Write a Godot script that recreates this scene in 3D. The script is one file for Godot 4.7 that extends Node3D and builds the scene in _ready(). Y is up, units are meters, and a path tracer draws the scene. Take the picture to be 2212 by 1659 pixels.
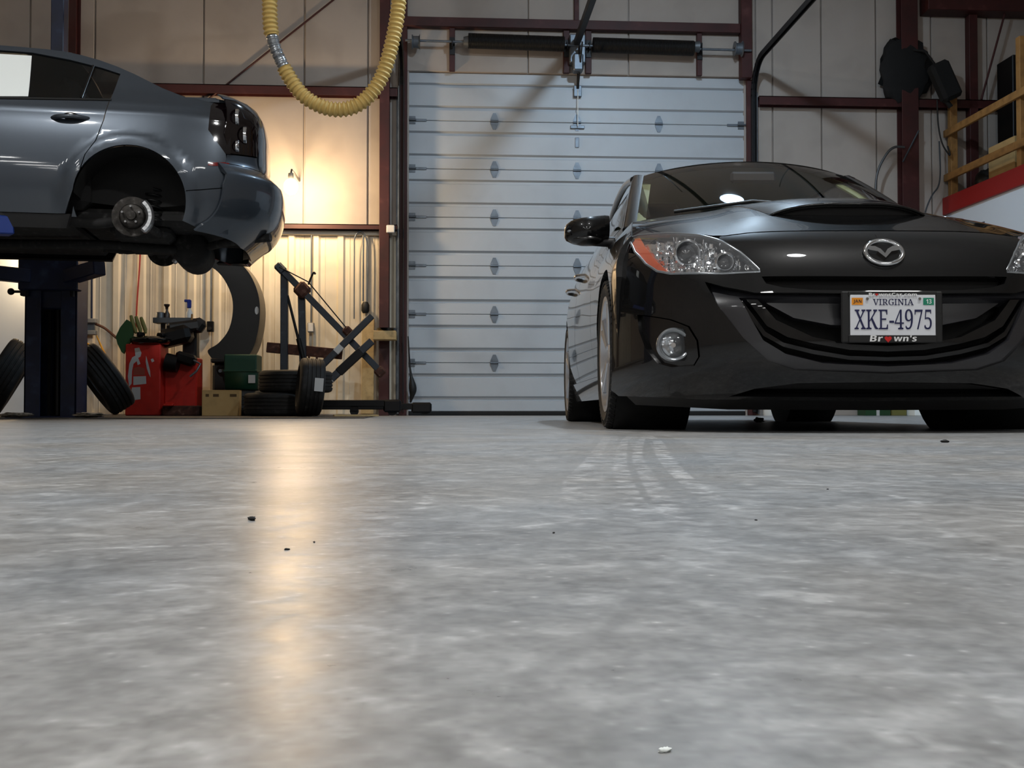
extends Node3D
# A vehicle workshop at night: polished concrete floor, overhead door, a black hatchback and a grey saloon on a two-post lift.
# Units are metres. The building is square to the axes: the far wall stands at z = -13.36, the camera lies on the floor near the origin.

var M := {}          # materials by name
var used := {}       # names given so far
var rng := RandomNumberGenerator.new()


# ---------------------------------------------------------------- mesh building
class MB:
	var v := PackedVector3Array()
	var n := PackedVector3Array()
	var t := PackedVector2Array()
	var xf := Transform3D()

	func at(x: Transform3D) -> MB:
		xf = x
		return self

	func tri(a: Vector3, b: Vector3, c: Vector3, na: Vector3, nb: Vector3, nc: Vector3, ua := Vector2.ZERO, ub := Vector2.ZERO, uc := Vector2.ZERO) -> void:
		var g := (b - a).cross(c - a)
		if g.length_squared() < 1e-16:
			return
		var flip := g.dot(na + nb + nc) > 0.0
		v.append(xf * a); n.append((xf.basis * na).normalized()); t.append(ua)
		if flip:
			v.append(xf * c); n.append((xf.basis * nc).normalized()); t.append(uc)
			v.append(xf * b); n.append((xf.basis * nb).normalized()); t.append(ub)
		else:
			v.append(xf * b); n.append((xf.basis * nb).normalized()); t.append(ub)
			v.append(xf * c); n.append((xf.basis * nc).normalized()); t.append(uc)

	func quad(a: Vector3, b: Vector3, c: Vector3, d: Vector3, nn: Vector3) -> void:
		tri(a, b, c, nn, nn, nn, Vector2(0, 0), Vector2(1, 0), Vector2(1, 1))
		tri(a, c, d, nn, nn, nn, Vector2(0, 0), Vector2(1, 1), Vector2(0, 1))

	func quadn(a: Vector3, b: Vector3, c: Vector3, d: Vector3, na: Vector3, nb: Vector3, nc: Vector3, nd: Vector3) -> void:
		tri(a, b, c, na, nb, nc)
		tri(a, c, d, na, nc, nd)

	# box with chamfered edges
	func box(c: Vector3, s: Vector3, bev := 0.0, bs := Basis()) -> MB:
		var h := s * 0.5
		var b: float = min(bev, min(h.x, min(h.y, h.z)) * 0.9)
		var i := h - Vector3(b, b, b)
		for ax in 3:
			var u := (ax + 1) % 3
			var w := (ax + 2) % 3
			for sg in [-1.0, 1.0]:
				var p := []
				for q in [[-1, -1], [1, -1], [1, 1], [-1, 1]]:
					var e := Vector3()
					e[ax] = h[ax] * sg
					e[u] = i[u] * q[0]
					e[w] = i[w] * q[1]
					p.append(c + bs * e)
				var nn := Vector3()
				nn[ax] = sg
				quad(p[0], p[1], p[2], p[3], bs * nn)
		if b > 0.0:
			for ax in 3:                     # the twelve edges
				var u := (ax + 1) % 3
				var w := (ax + 2) % 3
				for su in [-1.0, 1.0]:
					for sw in [-1.0, 1.0]:
						var p := []
						for q in [[-1, 0], [1, 0], [1, 1], [-1, 1]]:
							var e := Vector3()
							e[ax] = i[ax] * q[0]
							e[u] = (h[u] if q[1] == 0 else i[u]) * su
							e[w] = (i[w] if q[1] == 0 else h[w]) * sw
							p.append(c + bs * e)
						var nn := Vector3()
						nn[u] = su
						nn[w] = sw
						quad(p[0], p[1], p[2], p[3], bs * nn.normalized())
			for sx in [-1.0, 1.0]:
				for sy in [-1.0, 1.0]:
					for sz in [-1.0, 1.0]:
						var nn := bs * Vector3(sx, sy, sz).normalized()
						tri(c + bs * Vector3(h.x * sx, i.y * sy, i.z * sz), c + bs * Vector3(i.x * sx, h.y * sy, i.z * sz), c + bs * Vector3(i.x * sx, i.y * sy, h.z * sz), nn, nn, nn)
		return self

	# box from corner to corner
	func span(a: Vector3, b: Vector3, bev := 0.0) -> MB:
		return box((a + b) * 0.5, (b - a).abs(), bev)

	# rectangular bar between two points
	func bar(a: Vector3, b: Vector3, w: float, d: float, bev := 0.004, up := Vector3(0, 0, 1)) -> MB:
		var y := (b - a).normalized()
		var z := (up - y * up.dot(y)).normalized()
		var x := y.cross(z)
		return box((a + b) * 0.5, Vector3(w, (b - a).length(), d), bev, Basis(x, y, z))

	func lathe(prof: Array, x: Transform3D, seg := 24, from := 0.0, to := TAU) -> MB:
		var m := prof.size()
		var nrm := []
		for k in m - 1:
			var d: Vector2 = (prof[k + 1] - prof[k]).normalized()
			nrm.append(Vector2(d.y, -d.x))
		for k in m - 1:
			var n0: Vector2 = nrm[k]
			var n1: Vector2 = nrm[k]
			if k > 0 and nrm[k - 1].dot(nrm[k]) > 0.6:
				n0 = (nrm[k - 1] + nrm[k]).normalized()
			if k < m - 2 and nrm[k + 1].dot(nrm[k]) > 0.6:
				n1 = (nrm[k + 1] + nrm[k]).normalized()
			for s in seg:
				var a0 := from + (to - from) * s / seg
				var a1 := from + (to - from) * (s + 1) / seg
				var d0 := Vector3(cos(a0), 0, sin(a0))
				var d1 := Vector3(cos(a1), 0, sin(a1))
				var up := Vector3.UP
				var p: Vector2 = prof[k]
				var q: Vector2 = prof[k + 1]
				var bb := x.basis
				quadn(x * (d0 * p.x + up * p.y), x * (d1 * p.x + up * p.y), x * (d1 * q.x + up * q.y), x * (d0 * q.x + up * q.y),
					bb * (d0 * n0.x + up * n0.y), bb * (d1 * n0.x + up * n0.y), bb * (d1 * n1.x + up * n1.y), bb * (d0 * n1.x + up * n1.y))
		return self

	func cyl(a: Vector3, b: Vector3, r0: float, r1 := -1.0, seg := 16) -> MB:
		if r1 < 0.0:
			r1 = r0
		var l := (b - a).length()
		var y := (b - a).normalized()
		var up := Vector3(0, 0, 1) if abs(y.z) < 0.9 else Vector3(1, 0, 0)
		var x := y.cross(up).normalized()
		return lathe([Vector2(0, 0), Vector2(r0, 0), Vector2(r1, l), Vector2(0, l)], Transform3D(Basis(x, y, x.cross(y)), a), seg)

	# tube along points; rad is one radius or one per point
	func tube(pts: Array, rad, seg := 10, caps := true) -> MB:
		var m := pts.size()
		var rings := []
		var tang := []
		var nx := Vector3()
		for k in m:
			var d: Vector3 = (pts[min(k + 1, m - 1)] - pts[max(k - 1, 0)]).normalized()
			if k == 0:
				nx = d.cross(Vector3(0, 0, 1) if abs(d.z) < 0.9 else Vector3(1, 0, 0)).normalized()
			else:
				nx = (nx - d * nx.dot(d)).normalized()
			var ny := d.cross(nx)
			var r: float = rad[k] if rad is Array else rad
			var ring := []
			for s in seg:
				var a := TAU * s / seg
				var e := nx * cos(a) + ny * sin(a)
				ring.append([pts[k] + e * r, e])
			rings.append(ring)
			tang.append(d)
		for k in m - 1:
			var slope := Vector3()
			if rad is Array:
				slope = tang[k] * (-(rad[k + 1] - rad[k]) / max((pts[k + 1] - pts[k]).length(), 1e-5))
			for s in seg:
				var q := (s + 1) % seg
				var A = rings[k][s]
				var B = rings[k][q]
				var C = rings[k + 1][q]
				var D = rings[k + 1][s]
				quadn(A[0], B[0], C[0], D[0], A[1] + slope, B[1] + slope, C[1] + slope, D[1] + slope)
		if caps:
			for s in seg:
				var q := (s + 1) % seg
				tri(pts[0], rings[0][s][0], rings[0][q][0], -tang[0], -tang[0], -tang[0])
				tri(pts[m - 1], rings[m - 1][s][0], rings[m - 1][q][0], tang[m - 1], tang[m - 1], tang[m - 1])
		return self

	# polygon in the xy plane of x, extruded from z = 0 to z = h
	func prism(poly: PackedVector2Array, h: float, x := Transform3D()) -> MB:
		var ids := Geometry2D.triangulate_polygon(poly)
		for k in range(0, ids.size(), 3):
			for z in [0.0, h]:
				var nn: Vector3 = x.basis * Vector3(0, 0, 1 if (z > 0.0) == (h > 0.0) else -1)
				var q := []
				for j in 3:
					q.append(x * Vector3(poly[ids[k + j]].x, poly[ids[k + j]].y, z))
				tri(q[0], q[1], q[2], nn, nn, nn)
		var cw := -1.0 if Geometry2D.is_polygon_clockwise(poly) else 1.0
		for k in poly.size():
			var a := poly[k]
			var b := poly[(k + 1) % poly.size()]
			var d := (b - a).normalized() * cw
			quad(x * Vector3(a.x, a.y, 0), x * Vector3(b.x, b.y, 0), x * Vector3(b.x, b.y, h), x * Vector3(a.x, a.y, h), x.basis * Vector3(d.y, -d.x, 0))
		return self

	func ball(c: Vector3, r: Vector3, seg := 16, rings := 10, bs := Basis()) -> MB:
		for i in rings:
			for s in seg:
				var q := []
				for e in [[i, s], [i, s + 1], [i + 1, s + 1], [i + 1, s]]:
					var th: float = PI * e[0] / rings
					var ph: float = TAU * e[1] / seg
					q.append(Vector3(sin(th) * cos(ph), cos(th), sin(th) * sin(ph)))
				var f := func(d): return c + bs * (d * r)
				var g := func(d): return bs * (d / r)
				quadn(f.call(q[0]), f.call(q[1]), f.call(q[2]), f.call(q[3]), g.call(q[0]), g.call(q[1]), g.call(q[2]), g.call(q[3]))
		return self

	# curved sheet: a 2D outline cut into cells and bent by map; skirts of the given depth turn in behind its edges
	func panel(poly: PackedVector2Array, cell: float, map: Callable, inside: Vector3, skirt := 0.012) -> MB:
		if poly.size() < 3:
			return self
		var lo := poly[0]
		var hi := poly[0]
		for p in poly:
			lo = lo.min(p)
			hi = hi.max(p)
		var cc := Vector2()
		for p in poly:
			cc += p / poly.size()
		var e := 0.002
		var nor := func(p: Vector2) -> Vector3:
			var du: Vector3 = map.call(p + Vector2(e, 0)) - map.call(p - Vector2(e, 0))
			var dv: Vector3 = map.call(p + Vector2(0, e)) - map.call(p - Vector2(0, e))
			return du.cross(dv).normalized()
		var sgn := 1.0 if nor.call(cc).dot(map.call(cc) - inside) > 0.0 else -1.0
		var m := poly.size()
		var nx := int(ceil((hi.x - lo.x) / cell))
		var ny := int(ceil((hi.y - lo.y) / cell))
		var memo := {}
		for i in nx:
			for j in ny:
				var a := lo + Vector2(i, j) * cell
				var b := a + Vector2(cell, cell)
				var near := false
				for k in m:
					var p := poly[k]
					var q := poly[(k + 1) % m]
					if max(p.x, q.x) >= a.x and min(p.x, q.x) <= b.x and max(p.y, q.y) >= a.y and min(p.y, q.y) <= b.y:
						near = true
						break
				var sq := PackedVector2Array([a, Vector2(b.x, a.y), b, Vector2(a.x, b.y)])
				var pieces := []
				if near:
					pieces = Geometry2D.intersect_polygons(sq, poly)
				elif Geometry2D.is_point_in_polygon((a + b) * 0.5, poly):
					pieces = [sq]
				for pc in pieces:
					var ids := Geometry2D.triangulate_polygon(pc)
					for k in range(0, ids.size(), 3):
						var P := []
						for o in 3:
							var key: Vector2 = pc[ids[k + o]]
							if not memo.has(key):
								memo[key] = [map.call(key), nor.call(key) * sgn]
							P.append(memo[key])
						tri(P[0][0], P[1][0], P[2][0], P[0][1], P[1][1], P[2][1])
		if skirt > 0.0:
			for k in m:
				var p := poly[k]
				var q := poly[(k + 1) % m]
				var parts: int = max(1, int(ceil((q - p).length() / cell)))
				for o in parts:
					var u := p.lerp(q, float(o) / parts)
					var w := p.lerp(q, float(o + 1) / parts)
					var U: Vector3 = map.call(u)
					var V: Vector3 = map.call(w)
					var nu: Vector3 = nor.call(u) * sgn
					var nw: Vector3 = nor.call(w) * sgn
					var side := (V - U).cross(nu).normalized()
					var out2 := (cc - u)
					if side.dot(map.call(cc) - U) > 0.0:
						side = -side
					quad(U, V, V - nw * skirt, U - nu * skirt, side)
		return self


# ---------------------------------------------------------------- nodes
func numbered(called: String) -> String:
	if not used.has(called):
		used[called] = 0
		return called
	used[called] += 1
	return "%s_%03d" % [called, used[called]]


func obj(called: String, mb: MB, mat: Material, parent: Node = null) -> MeshInstance3D:
	var a := []
	a.resize(Mesh.ARRAY_MAX)
	a[Mesh.ARRAY_VERTEX] = mb.v
	a[Mesh.ARRAY_NORMAL] = mb.n
	a[Mesh.ARRAY_TEX_UV] = mb.t
	var me := ArrayMesh.new()
	if mb.v.size() > 0:
		me.add_surface_from_arrays(Mesh.PRIMITIVE_TRIANGLES, a)
	var o := MeshInstance3D.new()
	o.mesh = me
	o.material_override = mat
	o.name = called if parent else numbered(called)
	(parent if parent else self).add_child(o, true)
	return o


func tag(o: Node, label: String, category: String, group := "") -> Node:
	o.set_meta("label", label)
	o.set_meta("category", category)
	if group:
		o.set_meta("group", group)
	return o


func thing(called: String, label: String, category: String, where := Vector3.ZERO, turn := 0.0, group := "") -> Node3D:
	var o := Node3D.new()
	o.name = numbered(called)
	add_child(o)
	o.position = where
	o.rotation.y = turn
	tag(o, label, category, group)
	return o


func struct(called: String, mb: MB, mat: Material, label := "") -> MeshInstance3D:
	var o := obj(called, mb, mat)
	o.set_meta("kind", "structure")
	if label:
		o.set_meta("label", label)
	return o


func copy(o: Node3D, where: Vector3, turn: float, label: String) -> Node3D:
	var base := String(o.name)
	var c: Node3D = o.duplicate()
	c.name = numbered(base)
	add_child(c)
	c.position = where
	c.rotation.y = turn
	c.set_meta("label", label)
	return c


func V(x: float, y: float) -> Vector2:
	return Vector2(x, y)


func mirrored(poly: PackedVector2Array) -> PackedVector2Array:
	var out := PackedVector2Array()
	for k in range(poly.size() - 1, -1, -1):
		out.append(Vector2(-poly[k].x, poly[k].y))
	return out


# a half outline from one end of the mirror line to the other, completed by its mirror image
func whole(half: PackedVector2Array) -> PackedVector2Array:
	var out := half.duplicate()
	out.append_array(mirrored(half))
	return out


func clipped(poly: PackedVector2Array, holes: Array) -> Array:
	var now := [poly]
	for h in holes:
		var next := []
		for p in now:
			for q in Geometry2D.clip_polygons(p, h):
				next.append(q)
		now = next
	return now


# a polygon with a hole in it is cut in two along the line x = at, so that no piece holds a hole
func halves(poly: PackedVector2Array, x: float) -> Array:
	var big := 50.0
	var out := []
	for box in [[-big, x], [x, big]]:
		var r := PackedVector2Array([V(box[0], -big), V(box[1], -big), V(box[1], big), V(box[0], big)])
		out.append_array(Geometry2D.intersect_polygons(poly, r))
	return out


func circle(c: Vector2, r: float, seg := 40, from := 0.0, to := TAU) -> PackedVector2Array:
	var out := PackedVector2Array()
	for k in seg:
		var a := from + (to - from) * k / seg
		out.append(c + Vector2(cos(a), sin(a)) * r)
	return out


func table(x: float, xs: Array, ys: Array) -> float:
	if x <= xs[0]:
		return ys[0]
	for k in range(1, xs.size()):
		if x <= xs[k]:
			return lerp(float(ys[k - 1]), float(ys[k]), (x - xs[k - 1]) / (xs[k] - xs[k - 1]))
	return ys[-1]


# the same with rounded corners (monotone where the data are)
func soft(x: float, xs: Array, ys: Array) -> float:
	var m := xs.size()
	if x <= xs[0]:
		return ys[0]
	if x >= xs[m - 1]:
		return ys[m - 1]
	var k := 1
	while x > xs[k]:
		k += 1
	var slope := func(i: int) -> float:
		if i <= 0:
			return (ys[1] - ys[0]) / (xs[1] - xs[0])
		if i >= m - 1:
			return (ys[m - 1] - ys[m - 2]) / (xs[m - 1] - xs[m - 2])
		return (ys[i + 1] - ys[i - 1]) / (xs[i + 1] - xs[i - 1])
	var h: float = xs[k] - xs[k - 1]
	var u: float = (x - xs[k - 1]) / h
	return cubic(ys[k - 1], slope.call(k - 1) * h, ys[k], slope.call(k) * h, u)


func cubic(a: float, ma: float, b: float, mb: float, u: float) -> float:
	var u2 := u * u
	var u3 := u2 * u
	return (2 * u3 - 3 * u2 + 1) * a + (u3 - 2 * u2 + u) * ma + (-2 * u3 + 3 * u2) * b + (u3 - u2) * mb


func spline(pts: Array, per := 8) -> Array:
	var out := []
	for k in pts.size() - 1:
		var p0 = pts[max(k - 1, 0)]
		var p3 = pts[min(k + 2, pts.size() - 1)]
		for s in per:
			out.append(pts[k].cubic_interpolate(pts[k + 1], p0, p3, float(s) / per))
	out.append(pts[-1])
	return out


# ---------------------------------------------------------------- materials
func paint(key: String, c: Color, rough := 0.6, metal := 0.0, coat := 0.0) -> StandardMaterial3D:
	var m := StandardMaterial3D.new()
	m.resource_name = key
	m.albedo_color = c
	m.roughness = rough
	m.metallic = metal
	if coat > 0.0:
		m.clearcoat_enabled = true
		m.clearcoat = coat
		m.clearcoat_roughness = 0.03
	M[key] = m
	return m


func noise_tex(seed_: int, freq: float, ramp: Array, size := 512, octaves := 4, kind := FastNoiseLite.TYPE_SIMPLEX_SMOOTH) -> NoiseTexture2D:
	var f := FastNoiseLite.new()
	f.seed = seed_
	f.frequency = freq
	f.noise_type = kind
	f.fractal_octaves = octaves
	var t := NoiseTexture2D.new()
	t.width = size
	t.height = size
	t.seamless = true
	t.noise = f
	var g := Gradient.new()
	g.offsets = PackedFloat32Array(ramp.map(func(r): return r[0]))
	g.colors = PackedColorArray(ramp.map(func(r): return r[1]))
	t.color_ramp = g
	return t


# colour that wanders about c: grime, wear and uneven paint
func mottled(key: String, c: Color, amount: float, scale: float, rough := 0.6, metal := 0.0, coat := 0.0) -> StandardMaterial3D:
	var m := paint(key, Color.WHITE, rough, metal, coat)
	m.albedo_texture = noise_tex(hash(key) % 1000, 0.012, [[0.0, c.darkened(amount)], [0.45, c], [0.62, c], [1.0, c.lightened(amount * 0.6)]], 256)
	m.uv1_triplanar = true
	m.uv1_scale = Vector3.ONE * scale
	return m


func glow(key: String, c: Color, e: float) -> StandardMaterial3D:
	var m := paint(key, c, 0.4)
	m.emission_enabled = true
	m.emission = c
	m.emission_energy_multiplier = e
	return m


func pane(key: String, c: Color, alpha: float, rough := 0.02) -> StandardMaterial3D:
	var m := paint(key, Color(c.r, c.g, c.b, alpha), rough)
	m.transparency = BaseMaterial3D.TRANSPARENCY_ALPHA
	return m


# ---------------------------------------------------------------- the scene
func _ready() -> void:
	rng.seed = 7
	# camera: lying on the floor, turned a little to the right of square and tilted up slightly
	var cam := Camera3D.new()
	cam.name = "camera"
	cam.fov = rad_to_deg(2.0 * atan(829.5 / 2300.0))
	cam.near = 0.05
	cam.far = 80.0
	cam.rotation = Vector3(atan(53.5 / 2300.0), deg_to_rad(-3.5), 0)
	cam.position = Vector3(0, 0.085, 0)
	add_child(cam)
	var env := Environment.new()
	env.background_mode = Environment.BG_COLOR
	env.background_color = Color(0.01, 0.01, 0.012)
	env.tonemap_mode = Environment.TONE_MAPPER_LINEAR
	env.tonemap_exposure = 1.0
	env.sdfgi_enabled = true
	env.ssao_enabled = true
	env.ssil_enabled = true
	var we := WorldEnvironment.new()
	we.name = "environment"
	we.environment = env
	add_child(we)

	materials()
	room()
	lamps()
	overhead_door()
	black_hatchback()
	grey_saloon()
	two_post_lift()
	hose_loop()
	wall_fittings()
	workshop_clutter()
	mezzanine()
	small_debris()


func omni(called: String, where: Vector3, c: Color, e: float, size: float, parent: Node = null) -> OmniLight3D:
	var l := OmniLight3D.new()
	l.name = called
	l.light_color = c
	l.light_energy = e
	l.light_size = size
	l.omni_range = 40.0
	l.omni_attenuation = 2.0
	l.shadow_enabled = true
	(parent if parent else self).add_child(l, true)
	l.position = where
	return l


const COOL := Color(0.83, 0.92, 1.0)
const NEUTRAL := Color(1.0, 0.998, 0.99)
const WARM := Color(1.0, 0.85, 0.66)


func lamps() -> void:
	# round high-bay fittings: the cold one hangs in front of the overhead door
	var spots := [
		[Vector3(2.28, 5.43, -8.85), "round high-bay lamp with cold bluish glow hanging before the overhead door", COOL, 13.0, "bulb_cool"],
		[Vector3(-3.0, 5.43, -2.6), "round high-bay lamp hanging above the open floor before the lift", NEUTRAL, 13.0, "bulb_neutral"],
		[Vector3(1.9, 5.43, -1.8), "round high-bay lamp hanging above the open floor before the black car", NEUTRAL, 13.0, "bulb_neutral"],
	]
	for s in spots:
		var t := thing("high_bay_lamp", s[1], "lamp", s[0])
		obj("reflector", MB.new().lathe([V(0.05, 0.32), V(0.10, 0.30), V(0.16, 0.20), V(0.22, 0.05), V(0.235, 0.0), V(0.225, 0.0), V(0.21, 0.05), V(0.15, 0.19), V(0.05, 0.28)], Transform3D(), 32), M.aluminium, t)
		obj("housing", MB.new().lathe([V(0, 0.60), V(0.08, 0.60), V(0.10, 0.57), V(0.10, 0.36), V(0.06, 0.30), V(0, 0.30)], Transform3D(), 20), M.grey_metal, t)
		obj("hanger", MB.new().cyl(Vector3(0, 0.6, 0), Vector3(0, 0.77, 0), 0.012), M.grey_metal, t)
		obj("bulb", MB.new().ball(Vector3(0, 0.06, 0), Vector3(0.15, 0.16, 0.15)), M[s[4]], t)
		omni("bulb_light", Vector3(0, 0.06, 0), s[2], s[3], 0.15, t)
	# fluorescent high-bay troffers over the part of the hall behind the camera
	var rows := []
	for z in [4.6, 9.0, 14.0, 19.5, 25.5, 31.0]:
		for x in [-5.4, -0.6, 4.6]:
			rows.append([x, z])
	for r in rows:
		var t := thing("fluorescent_fitting", "white fluorescent high-bay fitting with six bright tubes above the hall", "ceiling light", Vector3(r[0], 5.55, r[1]), 0.0, "fluorescent fittings over the hall")
		obj("tray", MB.new().span(Vector3(-0.62, 0.02, -0.24), Vector3(0.62, 0.07, 0.24), 0.01), M.white_enamel, t)
		for k in 6:
			obj("tube", MB.new().cyl(Vector3(-0.58, -0.01, -0.2 + 0.08 * k), Vector3(0.58, -0.01, -0.2 + 0.08 * k), 0.013, -1, 8), M.tube_glow, t)
		for sx in [-0.5, 0.5]:
			obj("chain", MB.new().cyl(Vector3(sx, 0.07, 0), Vector3(sx, 0.645, 0), 0.006, -1, 6), M.grey_metal, t)
		var l := AreaLight3D.new()
		l.name = "panel_light"
		l.area_size = Vector2(1.2, 0.46)
		l.light_color = NEUTRAL
		l.light_energy = 6.0
		l.area_range = 40.0
		l.area_attenuation = 2.0
		l.shadow_enabled = true
		t.add_child(l, true)
		l.position = Vector3(0, -0.04, 0)
		l.rotation.x = -PI / 2
	# clamp lamp on a bracket at the far wall, behind the lifted saloon
	var w := thing("work_lamp", "glowing warm bare work lamp on a wall bracket behind the lifted saloon", "lamp", Vector3(-1.835, 2.66, -12.60))
	obj("socket", MB.new().lathe([V(0.0, 0.20), V(0.03, 0.195), V(0.035, 0.16), V(0.03, 0.12), V(0.0, 0.12)], Transform3D(), 18), M.grey_metal, w)
	obj("bulb", MB.new().ball(Vector3(0, 0.035, 0.0), Vector3(0.085, 0.095, 0.085)), M.bulb_warm, w)
	obj("bracket", MB.new().tube([Vector3(0, 0.19, 0), Vector3(0, 0.25, -0.06), Vector3(0, 0.26, -0.3), Vector3(0, 0.26, -0.73)], 0.012, 8), M.grey_metal, w)
	omni("bulb_light", Vector3(0, 0.035, 0.0), WARM, 2.4, 0.085, w)


	# unseen lamp added behind the lift column to brighten wall and man door
	var w2 := thing("work_lamp", "added unseen warm lamp low on the wall beside the white man door", "lamp", Vector3(-4.86, 1.86, -13.05))
	obj("socket", MB.new().lathe([V(0.0, 0.20), V(0.03, 0.195), V(0.035, 0.16), V(0.03, 0.12), V(0.0, 0.12)], Transform3D(), 18), M.grey_metal, w2)
	obj("bulb", MB.new().ball(Vector3(0, 0.035, 0.0), Vector3(0.06, 0.085, 0.06)), M.bulb_warm, w2)
	obj("bracket", MB.new().tube([Vector3(0, 0.19, 0), Vector3(0, 0.25, -0.06), Vector3(0, 0.26, -0.24)], 0.012, 8), M.grey_metal, w2)
	omni("bulb_light", Vector3(0, 0.035, 0.0), WARM, 0.55, 0.06, w2)


func materials() -> void:
	glow("bulb_cool", Color(0.72, 0.88, 1.0), 60.0)
	glow("bulb_neutral", NEUTRAL, 40.0)
	glow("bulb_warm", Color(1.0, 0.86, 0.66), 90.0)
	glow("tube_glow", NEUTRAL, 13.0)
	paint("aluminium", Color(0.78, 0.79, 0.80), 0.35, 1.0)
	paint("grey_metal", Color(0.35, 0.36, 0.37), 0.5, 0.6)
	paint("chrome", Color(0.90, 0.91, 0.92), 0.10, 1.0)
	paint("white_enamel", Color(0.85, 0.85, 0.84), 0.4)
	mottled("insulation", Color(0.65, 0.61, 0.575), 0.06, 0.35, 0.7)
	mottled("liner_steel", Color(0.84, 0.80, 0.72), 0.06, 0.6, 0.45)
	mottled("ceiling_vinyl", Color(0.80, 0.79, 0.78), 0.05, 0.2, 0.8)
	mottled("red_iron", Color(0.225, 0.052, 0.045), 0.22, 0.8, 0.6)
	mottled("door_white", Color(0.69, 0.71, 0.73), 0.035, 0.5, 0.42)
	mottled("galvanised", Color(0.42, 0.45, 0.48), 0.15, 2.0, 0.45, 0.7)
	paint("track_dark", Color(0.12, 0.125, 0.135), 0.5, 0.5)
	paint("spring_black", Color(0.025, 0.026, 0.030), 0.5, 0.3)
	paint("black_rubber", Color(0.022, 0.022, 0.023), 0.75)
	mottled("tyre_rubber", Color(0.060, 0.060, 0.062), 0.3, 2.5, 0.72)
	paint("black_plastic", Color(0.035, 0.035, 0.038), 0.5)
	paint("deep_black", Color(0.008, 0.008, 0.009), 0.8)
	paint("black_paint", Color(0.032, 0.034, 0.038), 0.40, 0.0, 1.0).metallic_specular = 0.22
	paint("gloss_black", Color(0.016, 0.016, 0.018), 0.18, 0.0, 0.5)
	var gp := paint("grey_paint", Color(0.225, 0.255, 0.29), 0.36, 0.6, 1.0)
	gp.clearcoat_roughness = 0.05
	pane("glass", Color(0.10, 0.14, 0.14), 0.03)
	pane("tinted_glass", Color(0.03, 0.035, 0.03), 0.72)
	pane("lens", Color(0.95, 0.97, 1.0), 0.05)
	pane("amber_lens", Color(1.0, 0.38, 0.06), 0.55, 0.15)
	paint("amber", Color(0.80, 0.33, 0.12), 0.25, 0.3)
	paint("red_lens", Color(0.45, 0.02, 0.02), 0.15, 0.0, 0.6)
	paint("trim_beige", Color(0.62, 0.66, 0.50), 0.8)
	paint("seat_cloth", Color(0.05, 0.05, 0.055), 0.9)
	mottled("lift_blue", Color(0.030, 0.085, 0.21), 0.25, 1.2, 0.45)
	paint("arm_blue", Color(0.02, 0.17, 0.46), 0.42)
	mottled("rust", Color(0.26, 0.13, 0.075), 0.4, 4.0, 0.85)
	mottled("iron", Color(0.20, 0.19, 0.18), 0.35, 5.0, 0.55, 0.8)
	mottled("underbody", Color(0.045, 0.042, 0.04), 0.4, 3.0, 0.8)
	mottled("machine_red", Color(0.72, 0.13, 0.085), 0.10, 1.5, 0.42)
	paint("dark_steel", Color(0.075, 0.075, 0.08), 0.45, 0.6)
	mottled("hoist_blue", Color(0.085, 0.125, 0.17), 0.25, 2.0, 0.5)
	mottled("cardboard", Color(0.70, 0.58, 0.38), 0.08, 1.5, 0.85)
	paint("cardboard_flap", Color(0.72, 0.60, 0.40), 0.85)
	paint("print_brown", Color(0.33, 0.25, 0.15), 0.9)
	paint("green_plastic", Color(0.05, 0.23, 0.16), 0.5)
	paint("leaf_green", Color(0.13, 0.28, 0.13), 0.6)
	paint("olive", Color(0.42, 0.41, 0.20), 0.7)
	mottled("hose_yellow", Color(0.84, 0.71, 0.42), 0.12, 2.5, 0.6)
	mottled("duct_tape", Color(0.72, 0.74, 0.76), 0.25, 14.0, 0.28, 0.8)
	mottled("pine", Color(0.58, 0.42, 0.22), 0.18, 2.0, 0.7)
	paint("office_white", Color(0.82, 0.85, 0.88), 0.6)
	paint("trim_red", Color(0.55, 0.06, 0.05), 0.5)
	paint("paper", Color(0.93, 0.95, 0.94), 0.8)
	paint("sticker", Color(0.72, 0.72, 0.71), 0.6)
	paint("ink", Color(0.12, 0.13, 0.16), 0.8)
	paint("ink_blue", Color(0.03, 0.06, 0.26), 0.5)
	paint("plate_white", Color(0.84, 0.85, 0.87), 0.4)
	paint("plate_yellow", Color(0.88, 0.55, 0.05), 0.5)
	paint("plate_green", Color(0.05, 0.50, 0.38), 0.5)
	paint("print_white", Color(0.88, 0.88, 0.88), 0.5)
	paint("print_red", Color(0.75, 0.08, 0.06), 0.5)
	paint("box_grey", Color(0.50, 0.50, 0.49), 0.6)
	paint("cord_red", Color(0.55, 0.07, 0.06), 0.6)
	paint("cord_yellow", Color(0.85, 0.60, 0.08), 0.6)
	paint("cord_black", Color(0.03, 0.03, 0.03), 0.6)
	paint("bottle_blue", Color(0.05, 0.16, 0.50), 0.4)
	paint("bottle_white", Color(0.82, 0.82, 0.80), 0.5)
	paint("brown_bottle", Color(0.12, 0.06, 0.03), 0.4)
	mottled("plywood", Color(0.70, 0.60, 0.42), 0.15, 3.0, 0.8)
	mottled("mat_rubber", Color(0.22, 0.205, 0.19), 0.2, 2.0, 0.85)
	paint("dark_glass", Color(0.05, 0.055, 0.06), 0.03, 0.0, 1.0)
	paint("lens_rim", Color(0.62, 0.64, 0.66), 0.2, 0.7)
	paint("smoked_lens", Color(0.045, 0.02, 0.025), 0.08, 0.0, 1.0)
	paint("faded_pink", Color(0.58, 0.26, 0.20), 0.7)
	paint("guard_black", Color(0.055, 0.050, 0.045), 0.38)
	paint("rag", Color(0.62, 0.58, 0.52), 0.9)
	paint("case_green", Color(0.02, 0.22, 0.07), 0.5)
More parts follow.
